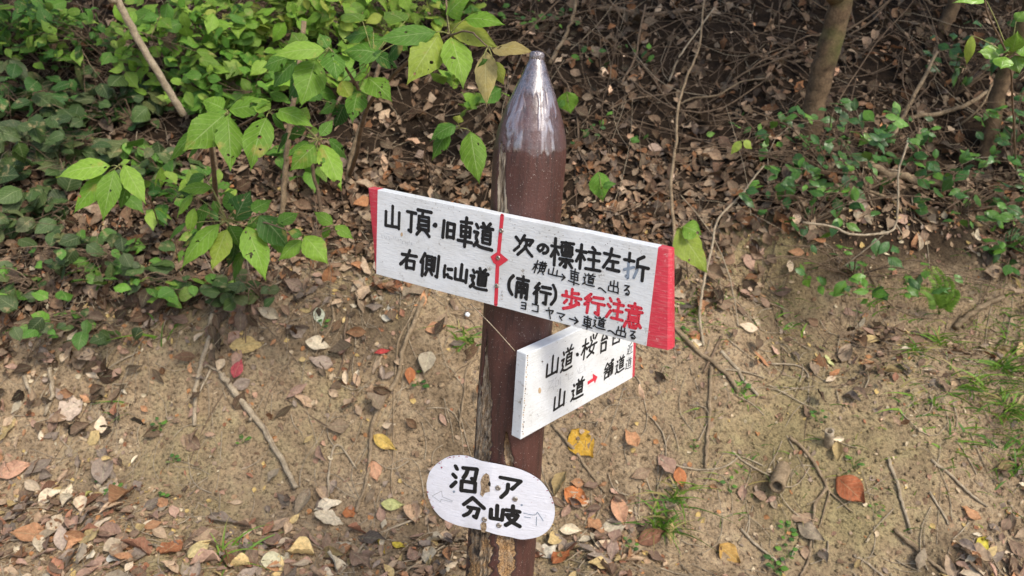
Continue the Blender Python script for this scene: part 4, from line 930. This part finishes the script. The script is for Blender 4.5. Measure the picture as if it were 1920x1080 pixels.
stick('slim brown twig diagonal across the left soil', [(540, 750), (590, 785), (640, 815)], 3.5, 'twig', group=FS)
stick('thick stick half buried in the left litter edge', [(95, 690), (100, 740), (85, 780)], 9, group=FS)
stick('pale split stick beside the thick half buried one', [(48, 706), (60, 735), (72, 755)], 8, group=FS)
stick('bent pale twig rising from the left litter', [(170, 770), (180, 725), (205, 690), (260, 660)], 4, group=FS)
stick('thin root right of the post, beside the lower board', [(862, 800), (870, 740), (876, 690), (898, 668)], 5, 'root', 'root', 'root', group=RO)
stick('thick curved root capping the hollow on the right bank', [(1545, 322), (1602, 313), (1680, 336), (1755, 354), (1835, 372)], 18, 'root', 'root', 'root', lift=1.2, group=RO, taper=.6)
stick('root crossing below the thick curved root', [(1585, 330), (1620, 356), (1660, 372), (1690, 385)], 7, 'root', 'root', 'root', lift=.8, group=RO)
stick('broken stump root at the right edge of the grass', [(1790, 615), (1815, 590), (1845, 572), (1878, 556)], 13, 'root', 'root', 'root', lift=.9, group=RO)
stick('brown branch lying across the slope at the top centre', [(1120, 18), (1180, 26), (1250, 30), (1330, 12)], 11, 'twig', 'branch', 'branch', lift=.8)
stick('bare brown branch leaning behind the post tip', [(1030, 122), (1058, 75), (1075, 30), (1085, -20)], 8, 'root', 'branch', 'branch', up=.25)
stick('bare reddish sapling twig rising right of the boards to the top edge', [(1265, 508), (1262, 425), (1258, 345), (1267, 270), (1270, 210), (1285, 150), (1308, 95), (1318, 20), (1320, -40)], 7, 'root', 'sapling', 'sapling', up=.5, taper=.5)
stick('thin pale sapling twig curving up right of the red board end', [(1318, 650), (1312, 600), (1316, 545), (1332, 472), (1346, 412), (1390, 365), (1416, 330), (1432, 312)], 6, 'stick', 'sapling', 'sapling', up=.22, taper=.5)
stick('forked bare twig against the upper slope right of the post', [(1160, 165), (1190, 110), (1200, 60), (1210, 10)], 5, 'twig', 'twig', 'twig', up=.2)
stick('thin bare twig with a slanting side shoot on the upper slope', [(1252, 160), (1270, 115), (1300, 70), (1340, 15)], 4, 'stick', 'twig', 'twig', up=.3)
stick('bare arching twig reaching toward the thick trunk', [(1272, 198), (1300, 185), (1345, 180), (1390, 155), (1440, 148)], 4, 'root', 'twig', 'twig', up=.15)
stick('brown slanting branch between the right trunks', [(1665, 275), (1690, 225), (1720, 170), (1755, 100)], 9, 'root', 'branch', 'branch', up=.2)
stick('pair-thick brown branch under the right trunks', [(1700, 225), (1760, 215), (1810, 200), (1850, 175)], 10, 'root', 'branch', 'branch', up=.1)
stick('thin twig drooping from the top right sprig', [(1800, 235), (1840, 200), (1862, 155), (1885, 132)], 4, 'root', 'twig', 'twig', up=.4)
# pale forked twig standing off the hollow
P = [at(1505, 417, 2.42), at(1560, 425, 2.42), at(1600, 440, 2.40), at(1662, 436, 2.42), at(1680, 420, 2.44), at(1684, 370, 2.46), at(1685, 320, 2.48), at(1702, 268, 2.5)]
mb = MB(); tube(mb, P, .0042, .003, 7, 6, .1, rng, wig=.0006); tube(mb, [P[4], at(1692, 438, 2.42)], .0025, .0012, 6, 3); tube(mb, [P[6], at(1665, 317, 2.46)], .0018, .0008, 5, 3); tube(mb, [P[3], at(1620, 470, 2.44), at(1575, 505, 2.46)], .0025, .0015, 6, 4)
tag(mb.build('twig', M['stick'], None, origin=P[0]), 'pale forked twig sticking out in front of the dark hollow', 'twig')

def stub(lab, foot, top, wpx, hole):
    a = g(*foot, -.01); d = (at(top[0], top[1], (a.y - .03) if top[1] < foot[1] else g(*top).y - .045) - a); r = wpx / 2 / FPX * proj(a)[2]; mb = MB()
    ax = d.normalized(); u = ax.cross(V((0, 0, 1))).normalized(); v_ = ax.cross(u); rows = []
    for (s, rr) in ((0, 1.05), (.35, 1), (.7, .97), (1, .95), (1.0, .62), (.5, .58)):
        rows.append([mb.vert(a + d * s + (u * math.cos(q * PI / 10) + v_ * math.sin(q * PI / 10)) * r * rr * rng.uniform(.94, 1.06), (0, 0)) for q in range(20)])
    for i in range(5):
        for q in range(20): mb.face((rows[i][q], rows[i][(q + 1) % 20], rows[i + 1][(q + 1) % 20], rows[i + 1][q]))
    mb.face(rows[-1]); tag(mb.build('hollow_stub', M['stick'] if not hole else M['root'], None, origin=a), lab, 'stub', 'cut stubs in the right bank')
stub('hollow cut stub with a dark open end in the right bank', (1470, 876), (1456, 912), 29, True)
stub('pale upright stub in the soil above the hollow one', (1556, 836), (1555, 808), 17, False)

# ------------------------------------------------------------------ grass, seedlings, fern
def tuft(lab, px, n_, L_, spread=.05, cols=MID + BR, group='grass tufts on the bank', dry=.15):
    b = g(*px); mb = MB()
    for k in range(n_):
        p = b + V((rng.gauss(0, spread * .35), rng.gauss(0, spread * .3), 0)); p.z = h(p.x, p.y) - .003
        L = L_ * rng.uniform(.5, 1.2); d = V((rng.gauss(0, .5), rng.gauss(-.25, .4), rng.uniform(.35, 1))).normalized(); sag = V((d.x * .8, d.y * .8 - .25, -.75)); W = rng.uniform(.0022, .004)
        c = rng.choice(cols) if rng.random() > dry else rng.choice(TAN); s = d.cross(V((0, -1, .3))).normalized(); prev = None
        for i in range(7):
            t = i / 6; q = p + d * (L * t) + sag * (L * .55 * t * t); ww = W * (1 - t ** 1.6) + .0002
            cur = (mb.vert(q - s * ww, (0, t), c), mb.vert(q + s * ww, (1, t), c))
            if prev: mb.face((prev[0], prev[1], cur[1], cur[0]))
            prev = cur
    return tag(mb.build('grass_tuft', M['grass'], None, origin=b), lab, 'grass', group)
for a in [('green grass tuft among dead leaves right of the oval plaque', (1238, 985), 60, .13), ('slanting grass tuft above the plaque-side tuft', (1262, 935), 30, .13), ('thin grass tuft at the left post edge under the long board', (872, 640), 26, .10), ('grass tuft in the lower left leaf litter', (425, 1040), 22, .13),
          ('sparse bright grass on the mossy slope at right', (1720, 660), 20, .10), ('grass tuft at the right edge halfway down', (1880, 690), 40, .14), ('grass tuft at the right edge below the halfway one', (1890, 770), 40, .13), ('thin grass blades left of the brown stump root', (1760, 640), 18, .10),
          ('small grass tuft beside the bent sticks', (1395, 745), 16, .06), ('grass blades by the hollow stub', (1400, 880), 12, .10), ('long grass blades on the left litter edge', (300, 640), 8, .16), ('thin grass blades in the left litter middle', (225, 770), 8, .12), ('dry grass tuft at the top right of the bare bank', (1640, 560), 22, .09), ('fine grass on the mossy patch right of the board end', (1300, 590), 18, .06), ('mossy grass strip at right below the hollow', (1700, 545), 26, .08)]: tuft(*a)
for a in [('grass clump at the right edge beside the stump root', (1900, 640), 40, .12), ('upper grass clump on the right slope, left of the edge clumps', (1830, 730), 40, .12), ('grass clump low at the right edge above the leaf pile', (1900, 850), 44, .13), ('short grass on the open right slope near the straight pale stick', (1790, 810), 24, .08), ('wispy grass around the debris below the fern', (1720, 760), 24, .08), ('wispy grass left of the debris below the evergreens', (1480, 600), 24, .06)]: tuft(*a, spread=.12)
gb = MB()
for k in range(5200):
    px = rng.uniform(1250, 1990); py = rng.uniform(470, 1000); wgt = max(math.exp(-(((px - 1890) / 110) ** 2 + ((py - 720) / 170) ** 2)), .5 * math.exp(-(((px - 1330) / 90) ** 2 + ((py - 590) / 60) ** 2)), .7 * math.exp(-(((px - 1730) / 60) ** 2 + ((py - 640) / 110) ** 2)), .06)
    if rng.random() > wgt: continue
    p = g(px, py, -.002); L = rng.uniform(.02, .085); d = V((rng.gauss(0, .5), rng.gauss(-.3, .4), rng.uniform(.3, 1))).normalized(); c = rng.choice(LT + TAN + YG + MID); W = rng.uniform(.0009, .0020); s_ = d.cross(V((0, -1, .3))).normalized(); prev = None
    for i in range(5):
        t = i / 4; q = p + d * (L * t) + V((d.x * .6, -.3, -.7)) * (L * .6 * t * t); ww = W * (1 - t ** 1.5) + .0002; cur = (gb.vert(q - s_ * ww, (0, t), c), gb.vert(q + s_ * ww, (1, t), c))
        if prev: gb.face((prev[0], prev[1], cur[1], cur[0]))
        prev = cur
tag(gb.build('sparse_grass', M['grass']), 'thin sparse grass growing on the right slope', 'grass', kind='stuff')
def seedling(lab, px, n_, L_, cols=DK + MID, prof='round', mat='dark'):
    b = g(*px); mb = MB()
    for k in range(n_):
        q = 2 * PI * k / n_ * 1.6 + rng.uniform(-.4, .4); r = rng.uniform(.3, 1) * L_; p = b + V((math.cos(q) * r, math.sin(q) * r, 0)); p.z = h(p.x, p.y) + rng.uniform(.006, .025)
        d = V((math.cos(q), math.sin(q) - .2, rng.uniform(-.1, .3))).normalized(); L = L_ * rng.uniform(.7, 1.2)
        leaf(mb, p, p + d * L, L * .75, V((0, -.35, 1)), rng.choice(cols), prof, 6, 2, -.15, .08, .04, 0, rng); tube(mb, [b, p], .0007, .0006, 4, 2, col=(.12, .2, .04))
    return tag(mb.build('seedling', M[mat], None, origin=b), lab, 'seedling', 'green seedlings on the bare bank')
for a in [('three-leaved seedling left of the post by the long root', (783, 722), 5, .022), ('column of small green leaves below the hollow stub', (1474, 1000), 8, .020), ('low green seedling beneath the column of small leaves', (1476, 1045), 6, .020), ('bright green seedling at the bottom edge under the hollow stub', (1452, 1072), 8, .022), ('green seedling on the left soil by the thick stick top', (455, 832), 5, .018), ('scattered green clover leaves above the left leaf drift', (300, 805), 7, .018),
          ('green clover at the upper rim of the lower left leaf drift', (215, 925), 7, .018), ('tiny seedling left of the clover rim', (190, 895), 4, .018), ('seedling in the soil right of the left leaf drift', (325, 868), 5, .016), ('tiny seedling by the left drift, nearest the thick stick foot', (300, 938), 5, .016), ('tiny seedling under the long board by the pale dead leaf', (605, 615), 4, .016), ('seedling beside the large red-brown leaf', (1600, 880), 5, .016), ('seedling below the pair of thin sticks at right', (1640, 962), 4, .016), ('green leaves in front of the bent sticks at right', (1390, 735), 6, .018), ('little plant on the mossy patch below the red board end', (1278, 640), 6, .02), ('seedling under the slanting grass right of the plaque', (1180, 1030), 5, .016), ('bright seedling on bare soil left of the hollow stub', (1300, 845), 4, .014), ('seedling by the arched hanging root', (1365, 920), 4, .016), ('small leaves low on the right slope above the hollow stub', (1530, 790), 6, .018)]: seedling(*a)
b = g(1760, 590); o = MB()
for k, (tx, ty) in enumerate([(1735, 505), (1752, 500), (1775, 520), (1790, 545), (1720, 540)]):
    tp = at(tx, ty, b.y - .10); mid = b.lerp(tp, .55) + V((0, -.03, .03)); C_ = crom([b, mid, tp], 9); tube(o, [b, mid, tp], .0012, .0006, 4, 5, col=(.14, .24, .04))
    for i, p in enumerate(C_[3:]):
        t = i / len(C_); tn = (C_[min(i + 4, len(C_) - 1)] - C_[i + 2]).normalized(); s = tn.cross((CAM - p).normalized()).normalized(); L = .030 * (1 - t) + .004
        for sg in (-1, 1): leaf(o, p, p + (s * sg + tn * .45).normalized() * L, L * .42, CAM - p, rng.choice(BR), 'lance', 4, 1, 0, .05, 0, 0, rng)
tag(o.build('fern', M['grass'], None, origin=b), 'small green fern on the right bank under the hollow', 'fern')
mb = MB(); p = at(877, 590, axis_pt(590).y + .03)
mb = MB(); b = g(877, 592, .006)
for i in range(7):
    for j in range(10):
        th = PI * i / 6; q = 2 * PI * j / 10; rr = .0085 * rng.uniform(.85, 1.15); mb.vert(b + V((math.sin(th) * math.cos(q), math.sin(th) * math.sin(q), math.cos(th))) * rr, (0, 0), (1, 1, 1))
for i in range(6):
    for j in range(10): mb.face((i * 10 + j, (i + 1) * 10 + j, (i + 1) * 10 + (j + 1) % 10, i * 10 + (j + 1) % 10))
m, t, b_ = newmat('white_fluff'); b_.inputs['Base Color'].default_value = (.75, .78, .8, 1); b_.inputs['Roughness'].default_value = .9
tag(mb.build('fluff_ball', m, None, origin=b), 'small white fluff ball on the soil just left of the post under the board', 'fluff')

# ------------------------------------------------------------------ fallen leaves
rng = random.Random(77)
LIGHT = [('tan', (.38, .26, .155)), ('tan', (.34, .22, .13)), ('pale tan', (.47, .36, .235)), ('pinkish-brown', (.37, .22, .15)), ('pinkish-brown', (.31, .185, .125)), ('orange-brown', (.38, .18, .075)), ('brown', (.21, .13, .08)), ('brown', (.17, .105, .065)), ('straw yellow', (.48, .34, .13)), ('grey-brown', (.27, .20, .15)), ('grey-brown', (.22, .165, .125)), ('russet', (.27, .115, .06)), ('cream', (.52, .43, .29))]
DARKP = [(.27, .18, .115), (.32, .23, .155), (.23, .155, .10), (.20, .115, .065), (.14, .08, .05), (.26, .16, .10), (.10, .06, .04), (.30, .20, .13), (.24, .11, .05), (.34, .25, .17), (.17, .12, .09)]
def ground_leaf(mb, p, ang, L, W, col, tilt=.2, prof=None, curl=0, fold=0.0, n=7, cr=2, lift=.004, wav=.12):
    nr = hn(p.x, p.y); t1 = nr.cross(V((0, 1, 0))); t1 = V((1, 0, 0)) if t1.length < .1 else t1.normalized(); t1 = -t1 if t1.x < 0 else t1; t2 = nr.cross(t1)
    d = t1 * math.cos(ang) + t2 * math.sin(ang); nt_ = (nr + t1 * rng.gauss(0, tilt) + t2 * rng.gauss(0, tilt)).normalized(); d = (d - nt_ * d.dot(nt_)).normalized()
    q = p + nr * (lift + L * .05)
    leaf(mb, q - d * L * .5, q + d * L * .5, W, nt_, col, prof or rng.choice(['ellip', 'ovate', 'ellip', 'lance', 'obov']), n, cr, fold, rng.uniform(-.08, .10), wav, 0, rng, rng.uniform(-.6, .6), .12, 0, curl)
    return q - d * L * .5, q + d * L * .5
LM = [(940, 990, 'at the foot of the signpost'), (1130, 940, 'right of the oval plaque'), (1120, 1040, 'below right of the oval plaque'), (1240, 1000, 'by the plaque-side grass tuft'), (800, 970, 'left of the oval plaque'), (690, 870, 'by the long pale root'), (680, 720, 'in the twig heap left of the post'), (560, 940, 'by the thick stick foot'), (440, 740, 'by the thick stick top'), (470, 640, 'on soil under the left shrubs'),
      (600, 600, 'under the board’s left end'.replace('’', "'")), (640, 1050, 'at the bottom edge under the crossing twigs'), (500, 1060, 'at the bottom edge left of the crossing twigs'), (380, 1010, 'in the left drift near the grass'), (260, 960, 'in the middle of the left leaf drift'), (240, 1060, 'at the bottom edge of the left drift'), (90, 1050, 'in the bottom left corner'), (60, 960, 'at the left edge of the drift'), (60, 860, 'at the left edge above the drift'), (180, 850, 'above the left drift'), (50, 720, 'by the half buried left stick'), (180, 730, 'below the left bramble'), (300, 680, 'on the left soil beside the pale root piece'), (60, 600, 'under the left edge bramble'),
      (1330, 700, 'by the crossed sticks'), (1400, 600, 'on the mossy slope right of the board'), (1550, 650, 'on the slope below the evergreens'), (1660, 640, 'in the debris left of the fern'), (1750, 720, 'below the fern'), (1880, 720, 'by the right edge grass'), (1300, 850, 'under the arched hanging root'), (1460, 900, 'by the hollow stub'), (1590, 920, 'by the wandering root'), (1680, 930, 'by the straight pale stick'), (1800, 930, 'above the bottom right pile'), (1880, 1000, 'in the bottom right pile'), (1760, 1050, 'beside the bottom right pile'), (1640, 1040, 'at the bottom edge by the short stick'), (1340, 1040, 'at the bottom edge right of the grass'), (1500, 750, 'on the bare right slope'), (1100, 830, 'under the lower board'), (860, 700, 'left of the post beside the lower board'), (760, 600, 'under the long board')]
USED = {}
def lm(px, py): return min(LM, key=lambda q: (q[0] - px) ** 2 + (q[1] - py) ** 2)[2]
def direction(a, b):
    x0, y0, _ = proj(a); x1, y1, _ = proj(b); q = (math.degrees(math.atan2(-(y1 - y0), x1 - x0)) + 360 + 22.5) % 360
    return ['right', 'up-right', 'up', 'up-left', 'left', 'down-left', 'down', 'down-right'][int(q // 45)]
GRP = 'fallen leaves on the bank'
def fallen(p, ang, L, W, cname, col, prof=None, label=None, **k):
    mb = MB(); a, b = ground_leaf(mb, p, ang, L, W, col, prof=prof, n=10, cr=3, **k)
    if label is None:
        x, y, z = proj(p); szp = L / z * FPX
        sz = 'large' if szp > 66 else 'small' if szp < 40 else 'mid-size'; sh = 'curled' if abs(k.get('curl', 0)) > .35 else 'narrow' if W / L < .40 else 'broad' if W / L > .56 else 'oval'
        label = f'{sz} {sh} {cname} leaf pointing {direction(a, b)}, {lm(x, y)}'
        if label in USED: label = label.replace(' leaf', ' dead leaf')
        if label in USED: label = label.replace('pointing', 'tipped')
        if label in USED: label = label.replace(' dead leaf', ' dry leaf')
        if len(label.split()) > 16: label = label.replace('mid-size ', '').replace(' dead leaf', ' leaf')
        USED[label] = 1
    return tag(mb.build('fallen_leaf', M['dry'], None, origin=p), label, 'fallen leaf', GRP)
def hand(bpx, tpx, wpx, col, cname, label, prof='ovate', fold=0.0, curl=0.0, tilt=.08, lift=.006):
    a = g(*bpx); b = g(*tpx); p = (a + b) / 2; p.z = h(p.x, p.y); d = b - a
    nr = hn(p.x, p.y); t1 = nr.cross(V((0, 1, 0))).normalized(); t1 = -t1 if t1.x < 0 else t1; t2 = nr.cross(t1)
    return fallen(p, math.atan2(d.dot(t2), d.dot(t1)), d.length, wpx / FPX * proj(p)[2] * 1.1, cname, col, prof, label, fold=fold, curl=curl, tilt=tilt, lift=lift)
for a in [((1072, 806), (1112, 858), 48, (.48, .28, .035), '', 'large mustard yellow leaf on soil right of the post under the lower board', 'ellip'),
          ((1568, 896), (1622, 945), 44, (.33, .105, .045), '', 'large red-brown leaf with a dark edge by the wandering root', 'ellip'),
          ((432, 655), (500, 640), 34, (.50, .36, .15), '', 'ribbed straw-coloured leaf on bare soil under the left shrubs'), ((595, 578), (603, 612), 20, (.48, .50, .38), '', 'pale grey-green pointed leaf on soil under the board left end'),
          ((725, 606), (729, 572), 22, (.55, .50, .40), '', 'pale grey diamond-shaped leaf on soil under the long board'), ((755, 540), (694, 545), 26, (.30, .12, .06), '', 'glossy brown leaf lying just below the long board edge'),
          ((798, 622), (838, 615), 22, (.42, .22, .12), '', 'tan-pink leaf on the soil left of the post under the board'), ((440, 712), (456, 675), 20, (.34, .06, .07), '', 'crimson leaf on soil above the thick pale stick'), ((702, 662), (734, 656), 9, (.45, .05, .05), '', 'thin bright red leaf in the twig heap', 'lance'),
          ((770, 688), (768, 722), 18, (.36, .13, .05), '', 'russet leaf beside the three-leaved seedling'), ((1272, 876), (1280, 918), 22, (.40, .15, .06), '', 'orange-brown leaf hanging under the arched root'), ((1348, 1020), (1388, 1055), 34, (.52, .31, .09), '', 'golden brown leaf on bare soil at the bottom edge', 'ellip'),
          ((1152, 928), (1172, 990), 28, (.50, .27, .16), '', 'salmon oval leaf with pin holes right of the plaque', 'ellip'), ((0, 895), (65, 868), 30, (.46, .26, .17), '', 'long salmon-pink leaf at the left edge'), ((112, 775), (165, 742), 48, (.56, .44, .34), '', 'pale pinkish triangular leaf on the left litter'),
          ((205, 1040), (240, 1055), 38, (.62, .62, .56), '', 'bleached white torn leaf in the bottom left drift'), ((225, 1040), (250, 1010), 32, (.44, .22, .11), '', 'round orange-tan leaf above the bleached torn leaf', 'round'), ((300, 1045), (345, 1015), 38, (.32, .13, .06), '', 'broad rust-brown leaf in the left drift'), ((352, 1055), (395, 1025), 30, (.58, .46, .22), '', 'cream-yellow leaf with torn lobes right of the rust-brown leaf'),
          ((490, 1058), (538, 1050), 30, (.50, .46, .30), '', 'pale green-cream leaf at the bottom edge below the thick stick'), ((130, 945), (178, 925), 22, (.46, .44, .14), '', 'yellow-green leaf at the upper rim of the left drift'), ((648, 952), (664, 972), 22, (.44, .16, .06), '', 'bright orange-brown leaf beside the long pale root', 'round'), ((698, 865), (708, 905), 24, (.46, .25, .15), '', 'salmon leaf leaning on the long pale root'),
          ((714, 948), (760, 950), 20, (.44, .44, .18), '', 'pale olive leaf left of the plaque'), ((735, 1020), (760, 1035), 16, (.50, .38, .05), '', 'yellow curled leaf below the olive one'), ((708, 1005), (722, 1040), 9, (.52, .38, .05), '', 'narrow yellow leaf under the crossing twigs', 'lance'), ((700, 816), (745, 845), 22, (.50, .34, .09), '', 'yellow-brown curled leaf beside the long root bend'),
          ((1060, 920), (1105, 950), 34, (.46, .17, .06), '', 'crumpled bright orange leaf at the right rim of the plaque'), ((1036, 1065), (1068, 1038), 28, (.36, .12, .045), '', 'dark orange leaf between the post foot and the bottom edge', 'ellip'), ((1010, 1045), (1042, 1030), 30, (.55, .50, .40), '', 'bleached two-lobed leaf right beside the post foot'), ((1145, 1050), (1155, 1008), 20, (.32, .22, .17), '', 'mauve-brown narrow leaf below the salmon oval leaf', 'lance'),
          ((1310, 640), (1292, 628), 20, (.40, .17, .07), '', 'rust leaf tucked under the long brown stick'), ((1545, 668), (1560, 690), 16, (.50, .50, .22), '', 'pale yellow-green leaf on the open right slope', 'round'), ((1400, 550), (1420, 560), 16, (.45, .18, .05), '', 'orange leaf on the mossy slope under the thin sapling'), ((1828, 1035), (1848, 1010), 22, (.52, .44, .06), '', 'bright yellow leaf at the top of the bottom right pile'), ((1440, 690), (1405, 655), 10, (.42, .20, .10), '', 'small reddish leaf on the slope right of the crossed sticks'),
          ((1070, 545), (1085, 565), 16, (.4, .2, .1), '', 'brown leaf hidden beneath the long board')]:
    hand(a[0], a[1], a[2], a[3], a[4], a[5], *(a[6:]))
cand = []; stuff = MB()
N_NEAR = 14000
for k in range(N_NEAR):
    x = rng.uniform(-2.4, 2.7); y = rng.uniform(1.35, 3.1); z = h(x, y); px, py, zz = proj((x, y, z))
    if rng.random() > dens(px, py) * (.9 if py < 700 else .72) + .012: continue
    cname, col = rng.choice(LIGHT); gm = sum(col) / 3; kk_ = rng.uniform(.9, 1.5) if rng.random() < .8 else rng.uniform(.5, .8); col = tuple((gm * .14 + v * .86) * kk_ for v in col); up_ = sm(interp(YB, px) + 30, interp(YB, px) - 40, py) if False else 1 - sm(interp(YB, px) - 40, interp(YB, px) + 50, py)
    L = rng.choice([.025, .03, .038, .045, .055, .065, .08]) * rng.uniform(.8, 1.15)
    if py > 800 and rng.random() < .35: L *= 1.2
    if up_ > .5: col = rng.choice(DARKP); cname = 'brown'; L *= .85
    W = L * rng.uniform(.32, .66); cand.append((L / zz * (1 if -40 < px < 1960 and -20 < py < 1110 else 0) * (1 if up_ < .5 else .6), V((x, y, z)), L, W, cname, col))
cand.sort(key=lambda c: -c[0])
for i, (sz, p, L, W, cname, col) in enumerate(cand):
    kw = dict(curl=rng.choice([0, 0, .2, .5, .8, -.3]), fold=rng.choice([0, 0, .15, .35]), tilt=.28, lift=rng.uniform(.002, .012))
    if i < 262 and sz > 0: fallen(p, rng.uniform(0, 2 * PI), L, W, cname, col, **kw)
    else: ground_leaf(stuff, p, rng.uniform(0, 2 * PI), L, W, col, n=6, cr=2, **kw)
def crumb(mb, p, L):
    ground_leaf(mb, p, rng.uniform(0, 6.3), L, L * rng.uniform(.3, .9), rng.choice([tuple(v * 1.15 for v in c) for _, c in LIGHT] + DARKP[:4]), .4, 'round', rng.uniform(-.5, .5), .2, 3, 1, .002)
for k in range(30000):     # small broken bits
    x = rng.uniform(-2.2, 2.6); y = rng.uniform(1.4, 2.9); z = h(x, y); px, py, zz = proj((x, y, z))
    if rng.random() < dens(px, py) * .75 + .17: crumb(stuff, V((x, y, z)), rng.uniform(.007, .024))
for k in range(27000):     # the layered old litter up the slope
    x = rng.uniform(-4, 4.4); y = 2.2 + 3.6 * rng.random() ** 1.2; z = h(x, y); px, py, zz = proj((x, y, z))
    if not (-150 < px < 2070 and -120 < py) or rng.random() > dens(px, py): continue
    if 1560 < px < 1830 and 335 < py < 480 and rng.random() < .9: continue
    L = rng.choice([.015, .02, .028, .035, .045, .055, .07]) * rng.uniform(.8, 1.2); K = math.exp(rng.gauss(-.35 - (.45 if px < 520 else 0), .55)); ground_leaf(stuff, V((x, y, z)), rng.uniform(0, 6.3), L, L * rng.uniform(.35, .7), tuple(v * K for v in rng.choice(DARKP)), .55, None, rng.uniform(-.6, .9), rng.uniform(-.1, .4), 5, 1, rng.uniform(0, .03), .2)  # darker at left: shade under the bushes put into the litter colour
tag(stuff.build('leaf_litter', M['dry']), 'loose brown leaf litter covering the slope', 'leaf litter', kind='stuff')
tw1, tw2 = MB(), MB()
for k in range(8500):
    up_ = rng.random() < .62
    if up_: x = rng.uniform(-3.2, 3.6); y = 2.3 + 2.4 * rng.random()
    else: x = rng.uniform(-2.0, 2.4); y = rng.uniform(1.4, 2.7)
    z = h(x, y); px, py, zz = proj((x, y, z)); d_ = dens(px, py)
    if rng.random() > (.15 + .42 * d_ if up_ else .34 + .4 * d_): continue
    L = rng.uniform(.04, .16) if not up_ else rng.uniform(.06, .42); q = rng.uniform(0, 2 * PI); d = V((math.cos(q), math.sin(q), 0)); P = []; e = rng.gauss(0, .35)
    fl = rng.uniform(.001, .008); rise = rng.uniform(0, .5) * L if up_ and rng.random() < .5 else 0
    for i in range(4):
        t = i / 3; r_ = V((x, y, 0)) + d * (L * t) + V((-d.y, d.x, 0)) * (e * L * t * (1 - t) * 2); r_.z = h(r_.x, r_.y) + fl + rise * t; P.append(r_)
    r = rng.uniform(.0008, .0022) * (1.6 if rng.random() < .12 else 1)
    tube(tw1 if rng.random() < .22 or not up_ else tw2, P, r, r * .6, 4, 2, .1, rng, cap=False)
for k in range(170):
    px = rng.uniform(1080, 1960) if k % 4 else rng.uniform(-20, 900); py = rng.uniform(-30, 330); p0 = g(px, py); L = rng.uniform(.2, .8); q = rng.uniform(0, 2 * PI); d = V((math.cos(q), math.sin(q) * .8, 0)); P = []; e = rng.gauss(0, .3); rise = rng.choice([0, .1, .3, .8]) * rng.random()
    for i in range(5):
        t = i / 4; r_ = p0 + d * (L * t) + V((-d.y, d.x, 0)) * (e * L * t * (1 - t) * 2); r_.z = h(r_.x, r_.y) + .012 + rise * L * t + rng.uniform(0, .015); P.append(r_)
    r = rng.choice([.0015, .002, .003, .0045]); tube(tw2, P, r, r * .5, 5, 4, .12, rng, cap=False, wig=.002)
tag(tw1.build('twig_litter', M['stick']), 'thin pale twigs strewn over soil and dead leaves', 'twig litter', kind='stuff')
tag(tw2.build('brushwood', M['twig']), 'thin dark brushwood tangled over the shaded slope', 'brushwood', kind='stuff')
# soil clods and pebbles
cl = MB()
for k in range(5200):
    x = rng.uniform(-1.8, 2.4); y = rng.uniform(1.45, 2.8); z = h(x, y); r = rng.uniform(.0015, .007) * (1.7 if rng.random() < .05 else 1); p = V((x, y, z + r * .3)); v0 = len(cl.v)
    for i in range(4):
        for j in range(6):
            th = PI * (i + .4) / 3.8; q = 2 * PI * j / 6; rr = r * rng.uniform(.7, 1.25); cl.vert(p + V((math.sin(th) * math.cos(q), math.sin(th) * math.sin(q), .75 * math.cos(th))) * rr, (0, 0), (0, 0, 0))
    for i in range(3):
        for j in range(6): a = v0 + i * 6 + j; b = v0 + i * 6 + (j + 1) % 6; cl.face((a, a + 6, b + 6, b))
    cl.face(tuple(v0 + j for j in range(6)))
tag(cl.build('soil_clods', M['soil']), 'crumbs and clods of dry soil on the bank', 'soil clods', kind='stuff')
